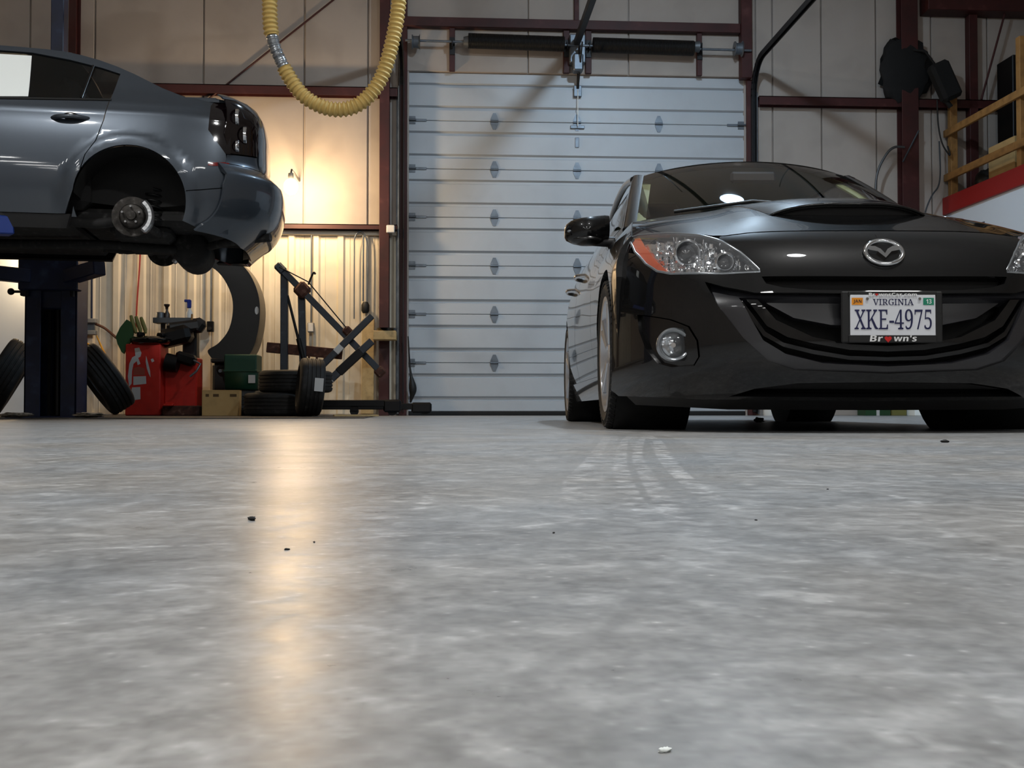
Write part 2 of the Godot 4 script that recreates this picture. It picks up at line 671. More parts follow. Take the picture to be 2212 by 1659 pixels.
	paint("cloth_black", Color(0.012, 0.012, 0.014), 0.85)
	paint("cord_grey", Color(0.20, 0.22, 0.24), 0.6)
	paint("sheen_black", Color(0.125, 0.125, 0.14), 0.36, 0.0, 0.6)  # body black greyed, the reflected ceiling painted into the colour
	floor_material()


func floor_material() -> void:
	# concrete: cloudy trowelling, pale dust smears and old tyre marks, 5 m square and repeated
	var n := 2048
	var take := func(s: int, f: float, oct: int, warp: float) -> PackedByteArray:
		var g := FastNoiseLite.new()
		g.seed = s
		g.frequency = f
		g.noise_type = FastNoiseLite.TYPE_SIMPLEX_SMOOTH
		g.fractal_octaves = oct
		g.fractal_gain = 0.55
		if warp > 0.0:
			g.domain_warp_enabled = true
			g.domain_warp_amplitude = warp
			g.domain_warp_frequency = 0.012
		var im := g.get_image(n, n, false, false, true)
		im.convert(Image.FORMAT_L8)
		return im.get_data()
	var clouds: PackedByteArray = take.call(3, 0.009, 4, 60.0)
	var smear: PackedByteArray = take.call(11, 0.048, 5, 30.0)
	var fine: PackedByteArray = take.call(23, 0.30, 2, 0.0)
	var grain: PackedByteArray = take.call(47, 0.11, 3, 0.0)
	var tint: PackedByteArray = take.call(31, 0.004, 3, 60.0)
	# marks: x, z in metres -> strokes of (points, half width, strength)
	var marks := PackedFloat32Array()
	marks.resize(n * n)
	var strokes := [
		[[V(0.63, -3.3), V(0.536, -2.691), V(0.388, -1.9), V(0.307, -1.414), V(0.261, -1.093), V(0.235, -0.90)], 0.013, 0.10],
		[[V(0.62, -3.3), V(0.532, -2.894), V(0.341, -1.902), V(0.263, -1.416), V(0.206, -1.037), V(0.175, -0.80)], 0.010, 0.10],
		[[V(0.58, -3.3), V(0.487, -2.897), V(0.297, -1.815), V(0.219, -1.322), V(0.166, -0.939)], 0.011, 0.085],
		[[V(0.50, -3.3), V(0.369, -2.524), V(0.221, -1.663), V(0.146, -1.241), V(0.12, -1.0)], 0.012, 0.06],
		[[V(0.655, -3.3), V(0.585, -2.75), V(0.45, -2.0), V(0.36, -1.5), V(0.31, -1.2)], 0.026, -0.075],
		[[V(0.605, -3.3), V(0.51, -2.75), V(0.363, -1.9), V(0.285, -1.4), V(0.235, -1.06)], 0.013, -0.085],
		[[V(0.545, -3.3), V(0.46, -2.75), V(0.318, -1.86), V(0.24, -1.36), V(0.186, -1.0)], 0.013, -0.07],
		[[V(0.44, -3.0), V(0.33, -2.4), V(0.19, -1.6), V(0.10, -1.1)], 0.020, -0.045],
		[[V(-0.026, -0.90), V(-0.019, -1.0), V(-0.014, -1.13)], 0.006, 0.10],
		[[V(-0.40, -0.80), V(-0.324, -0.849), V(-0.252, -0.892), V(-0.164, -0.945), V(-0.05, -1.0)], 0.0035, 0.11],
		[[V(-0.30, -1.53), V(-0.177, -1.556), V(0.025, -1.634), V(0.157, -1.535)], 0.012, 0.06],
		[[V(-1.6, -1.5), V(-0.9, -1.62), V(-0.4, -1.9), V(0.1, -2.6)], 0.02, 0.05],
		[[V(-1.9, -2.1), V(-1.0, -2.3), V(-0.3, -2.9), V(0.2, -3.9)], 0.03, -0.05],
		[[V(-1.5, -1.9), V(-0.8, -2.0), V(-0.2, -2.5), V(0.3, -3.5)], 0.02, 0.05],
		[[V(1.7, -1.2), V(1.2, -1.35), V(0.9, -1.4)], 0.025, -0.06],
		[[V(1.6, -1.9), V(1.1, -2.0), V(0.75, -2.1)], 0.03, 0.05],
		[[V(1.1, -0.85), V(0.7, -0.9), V(0.45, -0.88)], 0.012, -0.06],
	]
	# fine scrapes left by brooms and dragged tools
	var sr := RandomNumberGenerator.new()
	sr.seed = 19
	for k in 230:
		var a := V(sr.randf_range(-1.7, 3.1), sr.randf_range(-4.6, 0.2))
		var way := sr.randf_range(-0.7, 0.9) + (PI / 2 if k % 5 == 0 else 0.0)
		var bend := sr.randf_range(-0.5, 0.5)
		var long := sr.randf_range(0.05, 0.32)
		var line := [a]
		for j in 3:
			line.append(line[-1] + Vector2.from_angle(way + bend * j) * long)
		strokes.append([line, sr.randf_range(0.0016, 0.005), sr.randf_range(0.05, 0.12) * (1.0 if k % 4 else -0.8)])
	var px := n / 5.0
	for s in strokes:
		var line := spline(s[0], 14)
		var half: float = s[1] * px
		for k in line.size() - 1:
			var a: Vector2 = (line[k] + V(1.8, 4.7)) * px
			var b: Vector2 = (line[k + 1] + V(1.8, 4.7)) * px
			var lo := a.min(b) - Vector2.ONE * (half + 2)
			var hi := a.max(b) + Vector2.ONE * (half + 2)
			for y in range(max(0, int(lo.y)), min(n, int(hi.y) + 1)):
				for x in range(max(0, int(lo.x)), min(n, int(hi.x) + 1)):
					var q := Geometry2D.get_closest_point_to_segment(Vector2(x, y), a, b)
					var d := q.distance_to(Vector2(x, y))
					var w := clampf((half - d) / 1.5 + 0.5, 0.0, 1.0)
					if w > 0.0:
						var i := y * n + x
						var val: float = w * s[2]
						if absf(val) > absf(marks[i]):
							marks[i] = val
	var data := PackedByteArray()
	data.resize(n * n * 3)
	var rough := PackedByteArray()
	rough.resize(n * n)
	for i in n * n:
		var c := (clouds[i] - 128) / 128.0
		var s := (smear[i] - 128) / 128.0
		var f := (fine[i] - 128) / 128.0
		var r := (grain[i] - 128) / 128.0
		var h := (tint[i] - 128) / 128.0
		var streak := clampf(s * 2.6 - 0.75, 0.0, 1.0)
		var fleck := clampf(f * 5.0 - 3.3, 0.0, 1.0)
		var g := 0.580 + c * 0.058 + s * 0.062 + r * 0.055 + streak * 0.045 + f * 0.045 + fleck * 0.16
		g += marks[i] * 0.95 * clampf(0.35 + s * 1.6 + f * 0.7, 0.0, 1.1)
		data[i * 3] = int(clampf(g + h * 0.012 - 0.002, 0, 1) * 255)
		data[i * 3 + 1] = int(clampf(g + 0.002, 0, 1) * 255)
		data[i * 3 + 2] = int(clampf(g - h * 0.014 + 0.004, 0, 1) * 255)
		rough[i] = int(clampf(0.335 + s * 0.05 + streak * 0.06 + r * 0.03 - c * 0.03, 0, 1) * 255)
	var m := paint("concrete", Color.WHITE, 1.0)
	m.albedo_texture = ImageTexture.create_from_image(Image.create_from_data(n, n, false, Image.FORMAT_RGB8, data))
	m.roughness_texture = ImageTexture.create_from_image(Image.create_from_data(n, n, false, Image.FORMAT_L8, rough))
	m.metallic_specular = 0.17
	m.roughness_texture_channel = BaseMaterial3D.TEXTURE_CHANNEL_GRAYSCALE


# ---------------------------------------------------------------- room
const WZ := -13.36
const X0 := -10.0
const X1 := 10.6
const Z1 := 33.0
const TOP := 6.2
const DL := -0.48     # the overhead door's opening
const DR := 3.80
const DH := 4.33


func room() -> void:
	var f := MB.new()
	var uv := func(p: Vector3) -> Vector2: return Vector2((p.x + 1.8) / 5.0, (p.z + 4.7) / 5.0)
	var q := [Vector3(X0 - 0.2, 0, WZ - 0.4), Vector3(X1 + 0.2, 0, WZ - 0.4), Vector3(X1 + 0.2, 0, Z1 + 0.2), Vector3(X0 - 0.2, 0, Z1 + 0.2)]
	f.tri(q[0], q[1], q[2], Vector3.UP, Vector3.UP, Vector3.UP, uv.call(q[0]), uv.call(q[1]), uv.call(q[2]))
	f.tri(q[0], q[2], q[3], Vector3.UP, Vector3.UP, Vector3.UP, uv.call(q[0]), uv.call(q[2]), uv.call(q[3]))
	var dn := Vector3(0, -0.3, 0)
	f.quad(q[0] + dn, q[1] + dn, q[2] + dn, q[3] + dn, Vector3.DOWN)
	for k in 4:
		var a: Vector3 = q[k]
		var b: Vector3 = q[(k + 1) % 4]
		f.quad(a, b, b + dn, a + dn, ((a + b) * 0.5 - Vector3(1.3, 0, -2.2)) * Vector3(1, 0, 1))
	struct("floor", f, M.concrete, "polished grey concrete workshop floor with dusty tyre marks")
	struct("ceiling", MB.new().span(Vector3(X0 - 0.2, TOP, WZ - 0.4), Vector3(X1 + 0.2, TOP + 0.2, Z1 + 0.2)), M.ceiling_vinyl, "pale vinyl-faced roof insulation")
	struct("wall_left", MB.new().span(Vector3(X0 - 0.2, 0, WZ), Vector3(X0, TOP, Z1)), M.insulation)
	struct("wall_right", MB.new().span(Vector3(X1, 0, WZ), Vector3(X1 + 0.2, TOP, Z1)), M.insulation)
	struct("wall_front", MB.new().span(Vector3(X0 - 0.2, 0, Z1), Vector3(X1 + 0.2, TOP, Z1 + 0.2)), M.insulation)

	# the far wall: sheeting with an opening for the door, and on it insulation, liner sheets and red iron
	var wb := MB.new()
	wb.span(Vector3(X0 - 0.2, 0, WZ - 0.25), Vector3(DL, TOP, WZ))
	wb.span(Vector3(DR, 0, WZ - 0.25), Vector3(X1 + 0.2, TOP, WZ))
	wb.span(Vector3(DL, DH, WZ - 0.25), Vector3(DR, TOP, WZ))
	var wall := struct("wall_back", wb, M.insulation, "insulated far wall with red steel framing and ribbed lower sheets")
	# insulation panels between dark seams
	var cols := [X0, -6.4, -5.12, -4.34, -3.02, -1.78, -0.99, -0.60]
	for k in cols.size() - 1:
		obj("insulation_panel", MB.new().span(Vector3(cols[k] + 0.011, 2.27, WZ), Vector3(cols[k + 1] - 0.011, TOP, WZ + 0.034), 0.004), M.insulation, wall)
	cols = [-0.60, 1.02, 1.64, 2.30, 3.94]
	for k in cols.size() - 1:
		obj("insulation_panel", MB.new().span(Vector3(cols[k] + 0.009, DH, WZ), Vector3(cols[k + 1] - 0.009, TOP, WZ + 0.034), 0.004), M.insulation, wall)
	cols = [3.94, 4.16, 4.80, 5.52, 6.25, 7.0, 8.2, 9.4, X1]
	for k in cols.size() - 1:
		obj("insulation_panel", MB.new().span(Vector3(cols[k] + 0.009, 0.0, WZ), Vector3(cols[k + 1] - 0.009, TOP, WZ + 0.034), 0.004), M.insulation, wall)
	obj("insulation_panel", MB.new().span(Vector3(-0.60, 0.0, WZ), Vector3(DL, DH, WZ + 0.03), 0.008), M.insulation, wall)
	# liner sheets: trapezoidal ribs every 305 mm, sheets 914 mm wide
	var x := X0
	while x < -0.62:
		var e: float = min(x + 0.914, -0.60)
		var prof := PackedVector2Array()
		prof.append(V(x + 0.003, 0.0))
		var r := x
		while r < e - 0.2:
			for p in [[0.095, 0.004], [0.118, 0.034], [0.178, 0.034], [0.201, 0.004], [0.245, 0.004], [0.255, 0.009], [0.265, 0.004]]:
				prof.append(V(r + p[0], p[1]))
			r += 0.3047
		prof.append(V(e - 0.003, 0.004))
		prof.append(V(e - 0.003, 0.0))
		var flat := Transform3D(Basis(Vector3(1, 0, 0), Vector3(0, 0, 1), Vector3(0, 1, 0)), Vector3(0, 0.02, WZ))
		obj("liner_sheet", MB.new().prism(prof, 2.24, flat), M.liner_steel, wall)
		x += 0.914
	obj("liner_cap", MB.new().span(Vector3(X0, 2.245, WZ), Vector3(-0.62, 2.30, WZ + 0.055), 0.006), M.liner_steel, wall)
	# red iron: columns, girts, header and its struts, cross brace
	for c in [[-7.4, 0.2], [-4.556, 0.09], [-0.775, 0.122], [5.895, 0.215], [9.3, 0.2]]:
		var s := MB.new()
		s.span(Vector3(c[0] - c[1] / 2, 0, WZ + 0.19), Vector3(c[0] + c[1] / 2, TOP, WZ + 0.205), 0.003)
		s.span(Vector3(c[0] - 0.006, 0, WZ + 0.045), Vector3(c[0] + 0.006, TOP, WZ + 0.19))
		s.span(Vector3(c[0] - c[1] / 2, 0, WZ + 0.035), Vector3(c[0] + c[1] / 2, TOP, WZ + 0.05), 0.003)
		obj("steel_column", s, M.red_iron, wall)
	for s in [[X0, -0.62, 4.02], [3.95, X1, 4.0], [X0, -0.62, 2.335]]:
		var g := MB.new()
		var hh: float = 0.055 if s[2] > 3.0 else 0.03
		g.span(Vector3(s[0], s[2] - hh, WZ + 0.035), Vector3(s[1], s[2] + hh, WZ + 0.045))
		g.span(Vector3(s[0], s[2] + hh - 0.01, WZ + 0.035), Vector3(s[1], s[2] + hh, WZ + 0.16))
		g.span(Vector3(s[0], s[2] - hh, WZ + 0.15), Vector3(s[1], s[2] + hh, WZ + 0.16))
		obj("steel_girt", g, M.red_iron, wall)
	obj("header_beam", MB.new().span(Vector3(-0.62, 4.86, WZ + 0.035), Vector3(3.72, 4.98, WZ + 0.14), 0.006), M.red_iron, wall)
	for s in [[0.06, 0.07], [1.50, 0.075], [1.78, 0.075], [3.20, 0.065]]:
		obj("spring_pad", MB.new().span(Vector3(s[0] - s[1] / 2, DH - 0.01, WZ + 0.035), Vector3(s[0] + s[1] / 2, 4.86, WZ + 0.10), 0.004), M.red_iron, wall)
	obj("header_post", MB.new().span(Vector3(1.60, 4.98, WZ + 0.035), Vector3(1.66, TOP, WZ + 0.10), 0.004), M.red_iron, wall)
	obj("door_jamb", MB.new().span(Vector3(3.72, DH - 0.05, WZ + 0.035), Vector3(3.86, TOP, WZ + 0.17), 0.006), M.red_iron, wall)
	obj("door_jamb", MB.new().span(Vector3(3.81, 0, WZ + 0.035), Vector3(3.91, DH - 0.05, WZ + 0.09), 0.006), M.red_iron, wall)
	obj("door_jamb", MB.new().span(Vector3(-0.60, 0, WZ + 0.035), Vector3(-0.50, TOP, WZ + 0.12), 0.006), M.red_iron, wall)
	obj("brace_rod", MB.new().cyl(Vector3(-4.1, 2.96, WZ + 0.06), Vector3(-0.85, 5.67, WZ + 0.06), 0.012, -1, 8), M.red_iron, wall)
	# pale man door at the far end of the liner
	var d := struct("door_2", MB.new().span(Vector3(-5.75, 0.02, WZ + 0.03), Vector3(-4.80, 2.12, WZ + 0.075), 0.006), M.office_white, "plain white steel man door")
	obj("door_frame", MB.new().span(Vector3(-5.83, 0, WZ + 0.03), Vector3(-5.75, 2.20, WZ + 0.09), 0.004).span(Vector3(-4.80, 0, WZ + 0.03), Vector3(-4.72, 2.20, WZ + 0.09), 0.004).span(Vector3(-5.75, 2.12, WZ + 0.03), Vector3(-4.80, 2.20, WZ + 0.09), 0.004), M.office_white, d)


func overhead_door() -> void:
	# seven sections of 618 mm, each with two pressed grooves, hinges between them
	var root := Node3D.new()
	root.name = "door_1"
	root.set_meta("kind", "structure")
	root.set_meta("label", "white sectional overhead door of seven ribbed sections")
	add_child(root)
	var h := (DH - 0.05) / 7.0
	var zf := WZ - 0.02
	for k in 7:
		var y := 0.05 + h * k
		var p := PackedVector2Array()
		# profile in (depth, height), front at 0
		var outl := [[-0.05, 0.002], [-0.008, 0.002], [0.0, 0.008]]
		for g in [0.162, h - 0.162]:
			outl.append_array([[0.0, g - 0.030], [-0.036, g - 0.020], [-0.036, g + 0.010], [0.0, g + 0.030]])
		outl.append_array([[0.0, h - 0.008], [-0.008, h - 0.002], [-0.05, h - 0.002]])
		for o in outl:
			p.append(V(o[0], o[1]))
		var x := Transform3D(Basis(Vector3(0, 0, 1), Vector3(0, 1, 0), Vector3(-1, 0, 0)), Vector3(DR + 0.02, y, zf))
		obj("door_section", MB.new().prism(p, DR - DL + 0.04, x), M.door_white, root)
		if k > 0:
			for hx in [0.595, 1.646, 2.696]:
				var b := MB.new()
				var dia := PackedVector2Array([V(-0.018, -0.105), V(0.018, -0.105), V(0.05, -0.03), V(0.05, 0.03), V(0.018, 0.105), V(-0.018, 0.105), V(-0.05, 0.03), V(-0.05, -0.03)])
				b.prism(dia, 0.008, Transform3D(Basis(), Vector3(hx, y, zf)))
				b.cyl(Vector3(hx - 0.05, y, zf + 0.014), Vector3(hx + 0.05, y, zf + 0.014), 0.014, -1, 8)
				obj("hinge", b, M.galvanised, root)
			for s in [[DL + 0.03, 1.0], [DR - 0.03, -1.0]]:
				var b := MB.new()
				b.span(Vector3(s[0] - 0.05, y - 0.05, zf), Vector3(s[0] + 0.05, y + 0.05, zf + 0.01), 0.002)
				b.span(Vector3(s[0], y - 0.016, zf), Vector3(s[0] + 0.19 * s[1], y + 0.016, zf + 0.014), 0.002)
				b.cyl(Vector3(s[0] + 0.06 * s[1], y, zf + 0.035), Vector3(s[0] - 0.13 * s[1], y, zf + 0.035), 0.012, -1, 8)
				b.cyl(Vector3(s[0] - 0.09 * s[1], y, zf + 0.035), Vector3(s[0] - 0.12 * s[1], y, zf + 0.035), 0.028, -1, 12)
				obj("roller_bracket", b, M.galvanised, root)
	obj("bottom_seal", MB.new().span(Vector3(DL, 0.0, zf - 0.05), Vector3(DR, 0.05, zf + 0.012), 0.008), M.black_rubber, root)
	# lock bar and pull rope at the middle
	obj("lock_bar", MB.new().span(Vector3(1.56, 3.64, zf), Vector3(1.74, 3.68, zf + 0.03), 0.004).span(Vector3(1.62, 3.40, zf), Vector3(1.67, 3.53, zf + 0.012), 0.004), M.galvanised, root)
	# tracks: upright, bent, then level towards the hall
	for s in [[-0.565, -1.0], [3.885, 1.0]]:
		var t := thing("door_track", "dark steel roller track curving back from the overhead door, " + ("beside the ribbed liner" if s[1] < 0 else "on the mezzanine side"), "door track")
		var path := [Vector3(s[0], 0.05, WZ + 0.14), Vector3(s[0], 4.06, WZ + 0.14)]
		for k in range(1, 9):
			var a := PI / 2 * k / 8.0
			path.append(Vector3(s[0], 4.06 + 0.40 * sin(a), WZ + 0.14 + 0.40 * (1 - cos(a))))
		path.append(Vector3(s[0], 4.46, -8.6))
		var b := MB.new()
		for off in [[-0.025, 0.012, 0.06], [0.025, 0.012, 0.06]]:
			for k in path.size() - 1:
				var d: Vector3 = (path[k + 1] - path[k]).normalized()
				var side := Vector3(1, 0, 0)
				b.bar(path[k] - d * 0.008 + side * off[0], path[k + 1] + d * 0.008 + side * off[0], off[1], off[2], 0.0, d.cross(side))
		for k in path.size() - 1:
			var d: Vector3 = (path[k + 1] - path[k]).normalized()
			b.bar(path[k] - d * 0.008 - d.cross(Vector3.RIGHT) * -0.03, path[k + 1] + d * 0.008 - d.cross(Vector3.RIGHT) * -0.03, 0.055, 0.008, 0.0, d.cross(Vector3.RIGHT))
		obj("rail", b, M.track_dark, t)
		obj("angle", MB.new().span(Vector3(s[0] + 0.03 * s[1], 0.02, WZ + 0.05), Vector3(s[0] + 0.045 * s[1], 4.1, WZ + 0.16), 0.002).span(Vector3(s[0] - 0.02, 0.02, WZ + 0.035), Vector3(s[0] + 0.07 * s[1], 4.1, WZ + 0.05), 0.002), M.galvanised, t)
		for z in [-10.6, -8.7]:
			obj("hanger", MB.new().span(Vector3(s[0] + 0.03 * s[1], 4.46, z - 0.02), Vector3(s[0] + 0.036 * s[1], TOP, z + 0.02)), M.galvanised, t)
	# torsion springs on a shaft, drums at its ends
	var t := thing("torsion_shaft", "pair of long black torsion springs on a steel shaft above the overhead door", "door springs")
	var ys := 4.635
	var zs := WZ + 0.20
	obj("shaft", MB.new().cyl(Vector3(-0.52, ys + 0.02, zs), Vector3(3.84, ys - 0.02, zs), 0.016, -1, 10), M.galvanised, t)
	for s in [[0.26, 1.46, 4.665], [1.82, 3.10, 4.645]]:
		var prof := []
		var l: float = s[1] - s[0]
		var turns := int(l / 0.016)
		prof.append(V(0.016, 0))
		for k in turns:
			prof.append(V(0.090, l * k / turns))
			prof.append(V(0.097, l * (k + 0.35) / turns))
			prof.append(V(0.090, l * (k + 0.75) / turns))
		prof.append(V(0.090, l))
		prof.append(V(0.016, l))
		var y := Vector3(1, -0.014, 0).normalized()
		var z := Vector3(0, 0, 1)
		obj("torsion_spring", MB.new().lathe(prof, Transform3D(Basis(y.cross(z), y, z), Vector3(s[0], s[2], zs)), 20), M.spring_black, t)
	for sx in [[0.20, 0.26], [3.10, 3.17]]:
		obj("winding_cone", MB.new().cyl(Vector3(sx[0], ys + 0.015, zs), Vector3(sx[1], ys + 0.015, zs), 0.06, 0.075, 14), M.grey_metal, t)
	for dx in [-0.44, 3.62]:
		obj("cable_drum", MB.new().lathe([V(0.02, 0), V(0.09, 0), V(0.09, 0.01), V(0.07, 0.02), V(0.075, 0.09), V(0.10, 0.10), V(0.02, 0.10)], Transform3D(Basis(Vector3(0, 0, 1), Vector3(1, 0, 0), Vector3(0, 1, 0)), Vector3(dx, ys, zs)), 18), M.galvanised, t)
	for bx in [0.06, 1.50, 1.78, 3.20]:
		obj("bearing_plate", MB.new().span(Vector3(bx - 0.035, ys - 0.12, WZ + 0.10), Vector3(bx + 0.035, ys + 0.10, WZ + 0.115), 0.003).span(Vector3(bx - 0.006, ys - 0.05, WZ + 0.10), Vector3(bx + 0.006, ys + 0.05, zs + 0.03), 0.002), M.track_dark, t)
	# trolley operator: rail to the hall, arm down to the top section
	var o := thing("door_operator", "grey trolley door operator with a long dark rail above the overhead door's middle", "door operator")
	obj("rail", MB.new().span(Vector3(1.585, 4.63, -8.0), Vector3(1.655, 4.72, WZ + 0.14), 0.004), M.track_dark, o)
	obj("header_bracket", MB.new().span(Vector3(1.53, 4.42, WZ + 0.06), Vector3(1.73, 4.78, WZ + 0.20), 0.012), M.galvanised, o)
	obj("gear_housing", MB.new().span(Vector3(1.565, 4.30, WZ + 0.10), Vector3(1.695, 4.52, WZ + 0.27), 0.02), M.galvanised, o)
	obj("door_arm", MB.new().bar(Vector3(1.635, 4.60, WZ + 0.32), Vector3(1.65, 4.13, WZ + 0.03), 0.035, 0.012).bar(Vector3(1.655, 4.60, WZ + 0.45), Vector3(1.655, 4.20, WZ + 0.08), 0.02, 0.012), M.track_dark, o)
	obj("door_bracket", MB.new().span(Vector3(1.60, 4.04, WZ - 0.02), Vector3(1.70, 4.18, WZ + 0.04), 0.006), M.galvanised, o)
	obj("power_unit", MB.new().span(Vector3(1.45, 4.55, -8.0), Vector3(1.80, 4.85, -7.5), 0.02), M.grey_metal, o)
	obj("release_cord", MB.new().cyl(Vector3(1.65, 4.12, WZ + 0.05), Vector3(1.65, 3.66, WZ + 0.04), 0.005, -1, 6), M.paper, o)
	for z in [-10.4, -8.1]:
		obj("hanger", MB.new().span(Vector3(1.61, 4.72, z), Vector3(1.63, TOP, z + 0.03)), M.galvanised, o)


# ---------------------------------------------------------------- black hatchback
# own axes: x across, y up, z forward (towards the hall), the front axle at z = 0
const BY := [0.05, 0.10, 0.14, 0.2, 0.27, 0.36, 0.45, 0.52, 0.58, 0.64, 0.69, 0.73, 0.78, 0.84, 0.95]
const BZ := [-0.22, -0.13, -0.07, -0.025, -0.005, 0.0, 0.0, -0.015, -0.035, -0.07, -0.12, -0.19, -0.30, -0.45, -0.8]
const EX := [0.0, 0.3, 0.42, 0.52, 0.56, 0.60, 0.69, 0.775, 0.81]
const EY := [0.722, 0.721, 0.718, 0.708, 0.712, 0.727, 0.758, 0.779, 0.778]


func nose(x: float, y: float) -> float:
	var a := absf(x) / 0.88
	return 0.93 - 0.06 * a * a - 0.515 * pow(a, 5.0) + soft(y, BY, BZ)


func nose_map(off: float) -> Callable:
	return func(p: Vector2) -> Vector3: return Vector3(p.x, p.y, nose(p.x, p.y) + off)


func hood_edge(x: float) -> Vector3:
	var y := soft(absf(x), EX, EY)
	return Vector3(x, y, nose(x, y))


func hood_at(u: float, v: float) -> Vector3:
	var a := hood_edge(u * 0.80)
	var b := Vector3(u * 0.70, 0.985 - 0.025 * u * u, -0.50 + 0.22 * (1.0 - u * u))
	var q := a.lerp(b, v)
	q.y = lerpf(a.y, b.y, 1.0 - pow(max(1.0 - v, 0.0), 1.5))
	# raised middle with soft shoulders
	var w: float = smoothstep(0.62, 0.42, absf(u)) * smoothstep(0.02, 0.25, v) * smoothstep(1.05, 0.6, v)
	q.y += 0.016 * w
	return q


func flank_top(z: float) -> Vector2:      # (x, y) of the upper edge of the body side
	if z > -0.5:
		var v := clampf((0.265 - z) / 0.765, 0.0, 1.0)
		return Vector2(0.80 - 0.10 * v, 0.778 + 0.182 * (1.0 - pow(1.0 - v, 1.5)))
	return Vector2(0.70, soft(z, [-3.6, -3.0, -1.0, -0.75, -0.5], [1.14, 1.13, 1.07, 1.02, 0.96]))


func flank(z: float, y: float) -> float:
	var t := flank_top(z)
	var w := soft(z, [-3.62, -3.5, -3.3, -2.9, -2.6, 0.1, 0.30, 0.42], [0.60, 0.70, 0.80, 0.86, 0.885, 0.885, 0.883, 0.872])
	if y > 0.60:
		var k := clampf((y - 0.60) / (t.y - 0.60), 0.0, 1.0)
		return lerpf(w, min(t.x, w), pow(k, 2.2))
	return w * soft(y, [0.12, 0.2, 0.32, 0.45, 0.6], [0.93, 0.955, 0.985, 1.0, 1.0])


func flank_map(side: float, off := 0.0) -> Callable:
	return func(p: Vector2) -> Vector3: return Vector3(side * (flank(p.x, p.y) + off), p.y, p.x)


func glass_at(u: float, v: float) -> Vector3:       # windscreen
	var b := Vector3(u * 0.69, 0.99 - 0.03 * u * u, -0.52 + 0.24 * (1.0 - u * u))
	var t := Vector3(u * 0.555, 1.405 - 0.05 * u * u, -1.23 + 0.11 * (1.0 - u * u))
	var q := b.lerp(t, v)
	return q + Vector3(0, 0.88, 0.47) * (0.014 * 4.0 * v * (1.0 - v))


func roof_at(u: float, v: float) -> Vector3:
	var a := glass_at(u, 1.0)
	var z := lerpf(a.z, -3.25, v)
	var w := lerpf(0.565, 0.53, v)
	var y := soft(v, [0.0, 0.15, 0.4, 0.7, 1.0], [1.408, 1.435, 1.455, 1.43, 1.36])
	return Vector3(u * w, y - 0.05 * u * u - 0.012 * pow(absf(u), 6.0), z)


func tyre_and_wheel(parent: Node3D, where: Vector3, side: float, r: float, w: float, rim: float, treaded: bool) -> void:
	var ax := Transform3D(Basis(Vector3(0, 0, 1), Vector3(side, 0, 0), Vector3(0, side, 0)), where)
	# tyre: side walls, shoulders and four grooves round the tread; y runs outwards
	var h := w / 2
	var prof := [V(rim, -h * 0.80), V(rim + 0.012, -h * 0.92), V(rim + 0.045, -h), V(r - 0.035, -h * 0.98), V(r - 0.012, -h * 0.90), V(r - 0.003, -h * 0.78)]
	for g in [-0.5, -0.17, 0.17, 0.5]:
		prof.append_array([V(r, h * g - 0.007), V(r - 0.009, h * g - 0.004), V(r - 0.009, h * g + 0.004), V(r, h * g + 0.007)])
	prof.append_array([V(r - 0.003, h * 0.78), V(r - 0.012, h * 0.90), V(r - 0.035, h * 0.98), V(rim + 0.045, h), V(rim + 0.012, h * 0.92), V(rim, h * 0.80)])
	var wheel := Node3D.new()
	wheel.name = "wheel"
	parent.add_child(wheel, true)
	obj("tyre", MB.new().lathe(prof, ax, 56), M.tyre_rubber, wheel)
	if treaded:
		var b := MB.new()
		for k in 64:
			var a := TAU * k / 64.0
			for s in [-1.0, 1.0]:
				var rd := ax.basis * Vector3(cos(a), 0, sin(a))
				var tg := ax.basis * Vector3(-sin(a), 0, cos(a))
				var ay := ax.basis.y
				b.box(where + rd * (r - 0.010) + ay * (h * 0.86 * s), Vector3(0.011, 0.028, 0.019), 0.002, Basis(rd, (ay - rd * 0.35 * s).normalized(), tg))
		var tb := obj("tread_blocks", b, M.tyre_rubber, wheel)
		tb.set_meta("kind", "stuff")
	# alloy: dish, lip and five split spokes
	obj("rim", MB.new().lathe([V(rim - 0.035, -h * 0.8), V(rim, -h * 0.82), V(rim - 0.012, -h * 0.6), V(rim - 0.03, 0.0), V(rim - 0.016, h * 0.6), V(rim - 0.006, h * 0.78), V(rim + 0.010, h * 0.86), V(rim + 0.010, h * 0.94), V(rim - 0.008, h * 0.92), V(rim - 0.018, h * 0.76), V(rim - 0.036, h * 0.55)], ax, 48), M.alloy, wheel)
	var sp := MB.new()
	for k in 10:
		var a := TAU * (floorf(k / 2.0) / 5.0) + (0.13 if k % 2 else -0.13)
		var d := ax.basis * Vector3(cos(a), 0, sin(a))
		var a0 := TAU * floorf(k / 2.0) / 5.0
		var d0 := ax.basis * Vector3(cos(a0), 0, sin(a0))
		sp.bar(where + d0 * 0.045 + ax.basis.y * h * 0.72, where + d * (rim - 0.012) + ax.basis.y * h * 0.80, 0.030, 0.028, 0.006, ax.basis.y)
	obj("spokes", sp, M.alloy, wheel)
	obj("hub_cap", MB.new().lathe([V(0.075, h * 0.45), V(0.07, h * 0.72), V(0.035, h * 0.80), V(0, h * 0.80)], ax, 20), M.alloy, wheel)
	obj("brake_disc", MB.new().lathe([V(0, 0.004), V(0.14, 0.004), V(0.14, 0.026), V(0, 0.026)], ax, 28), M.iron, wheel)


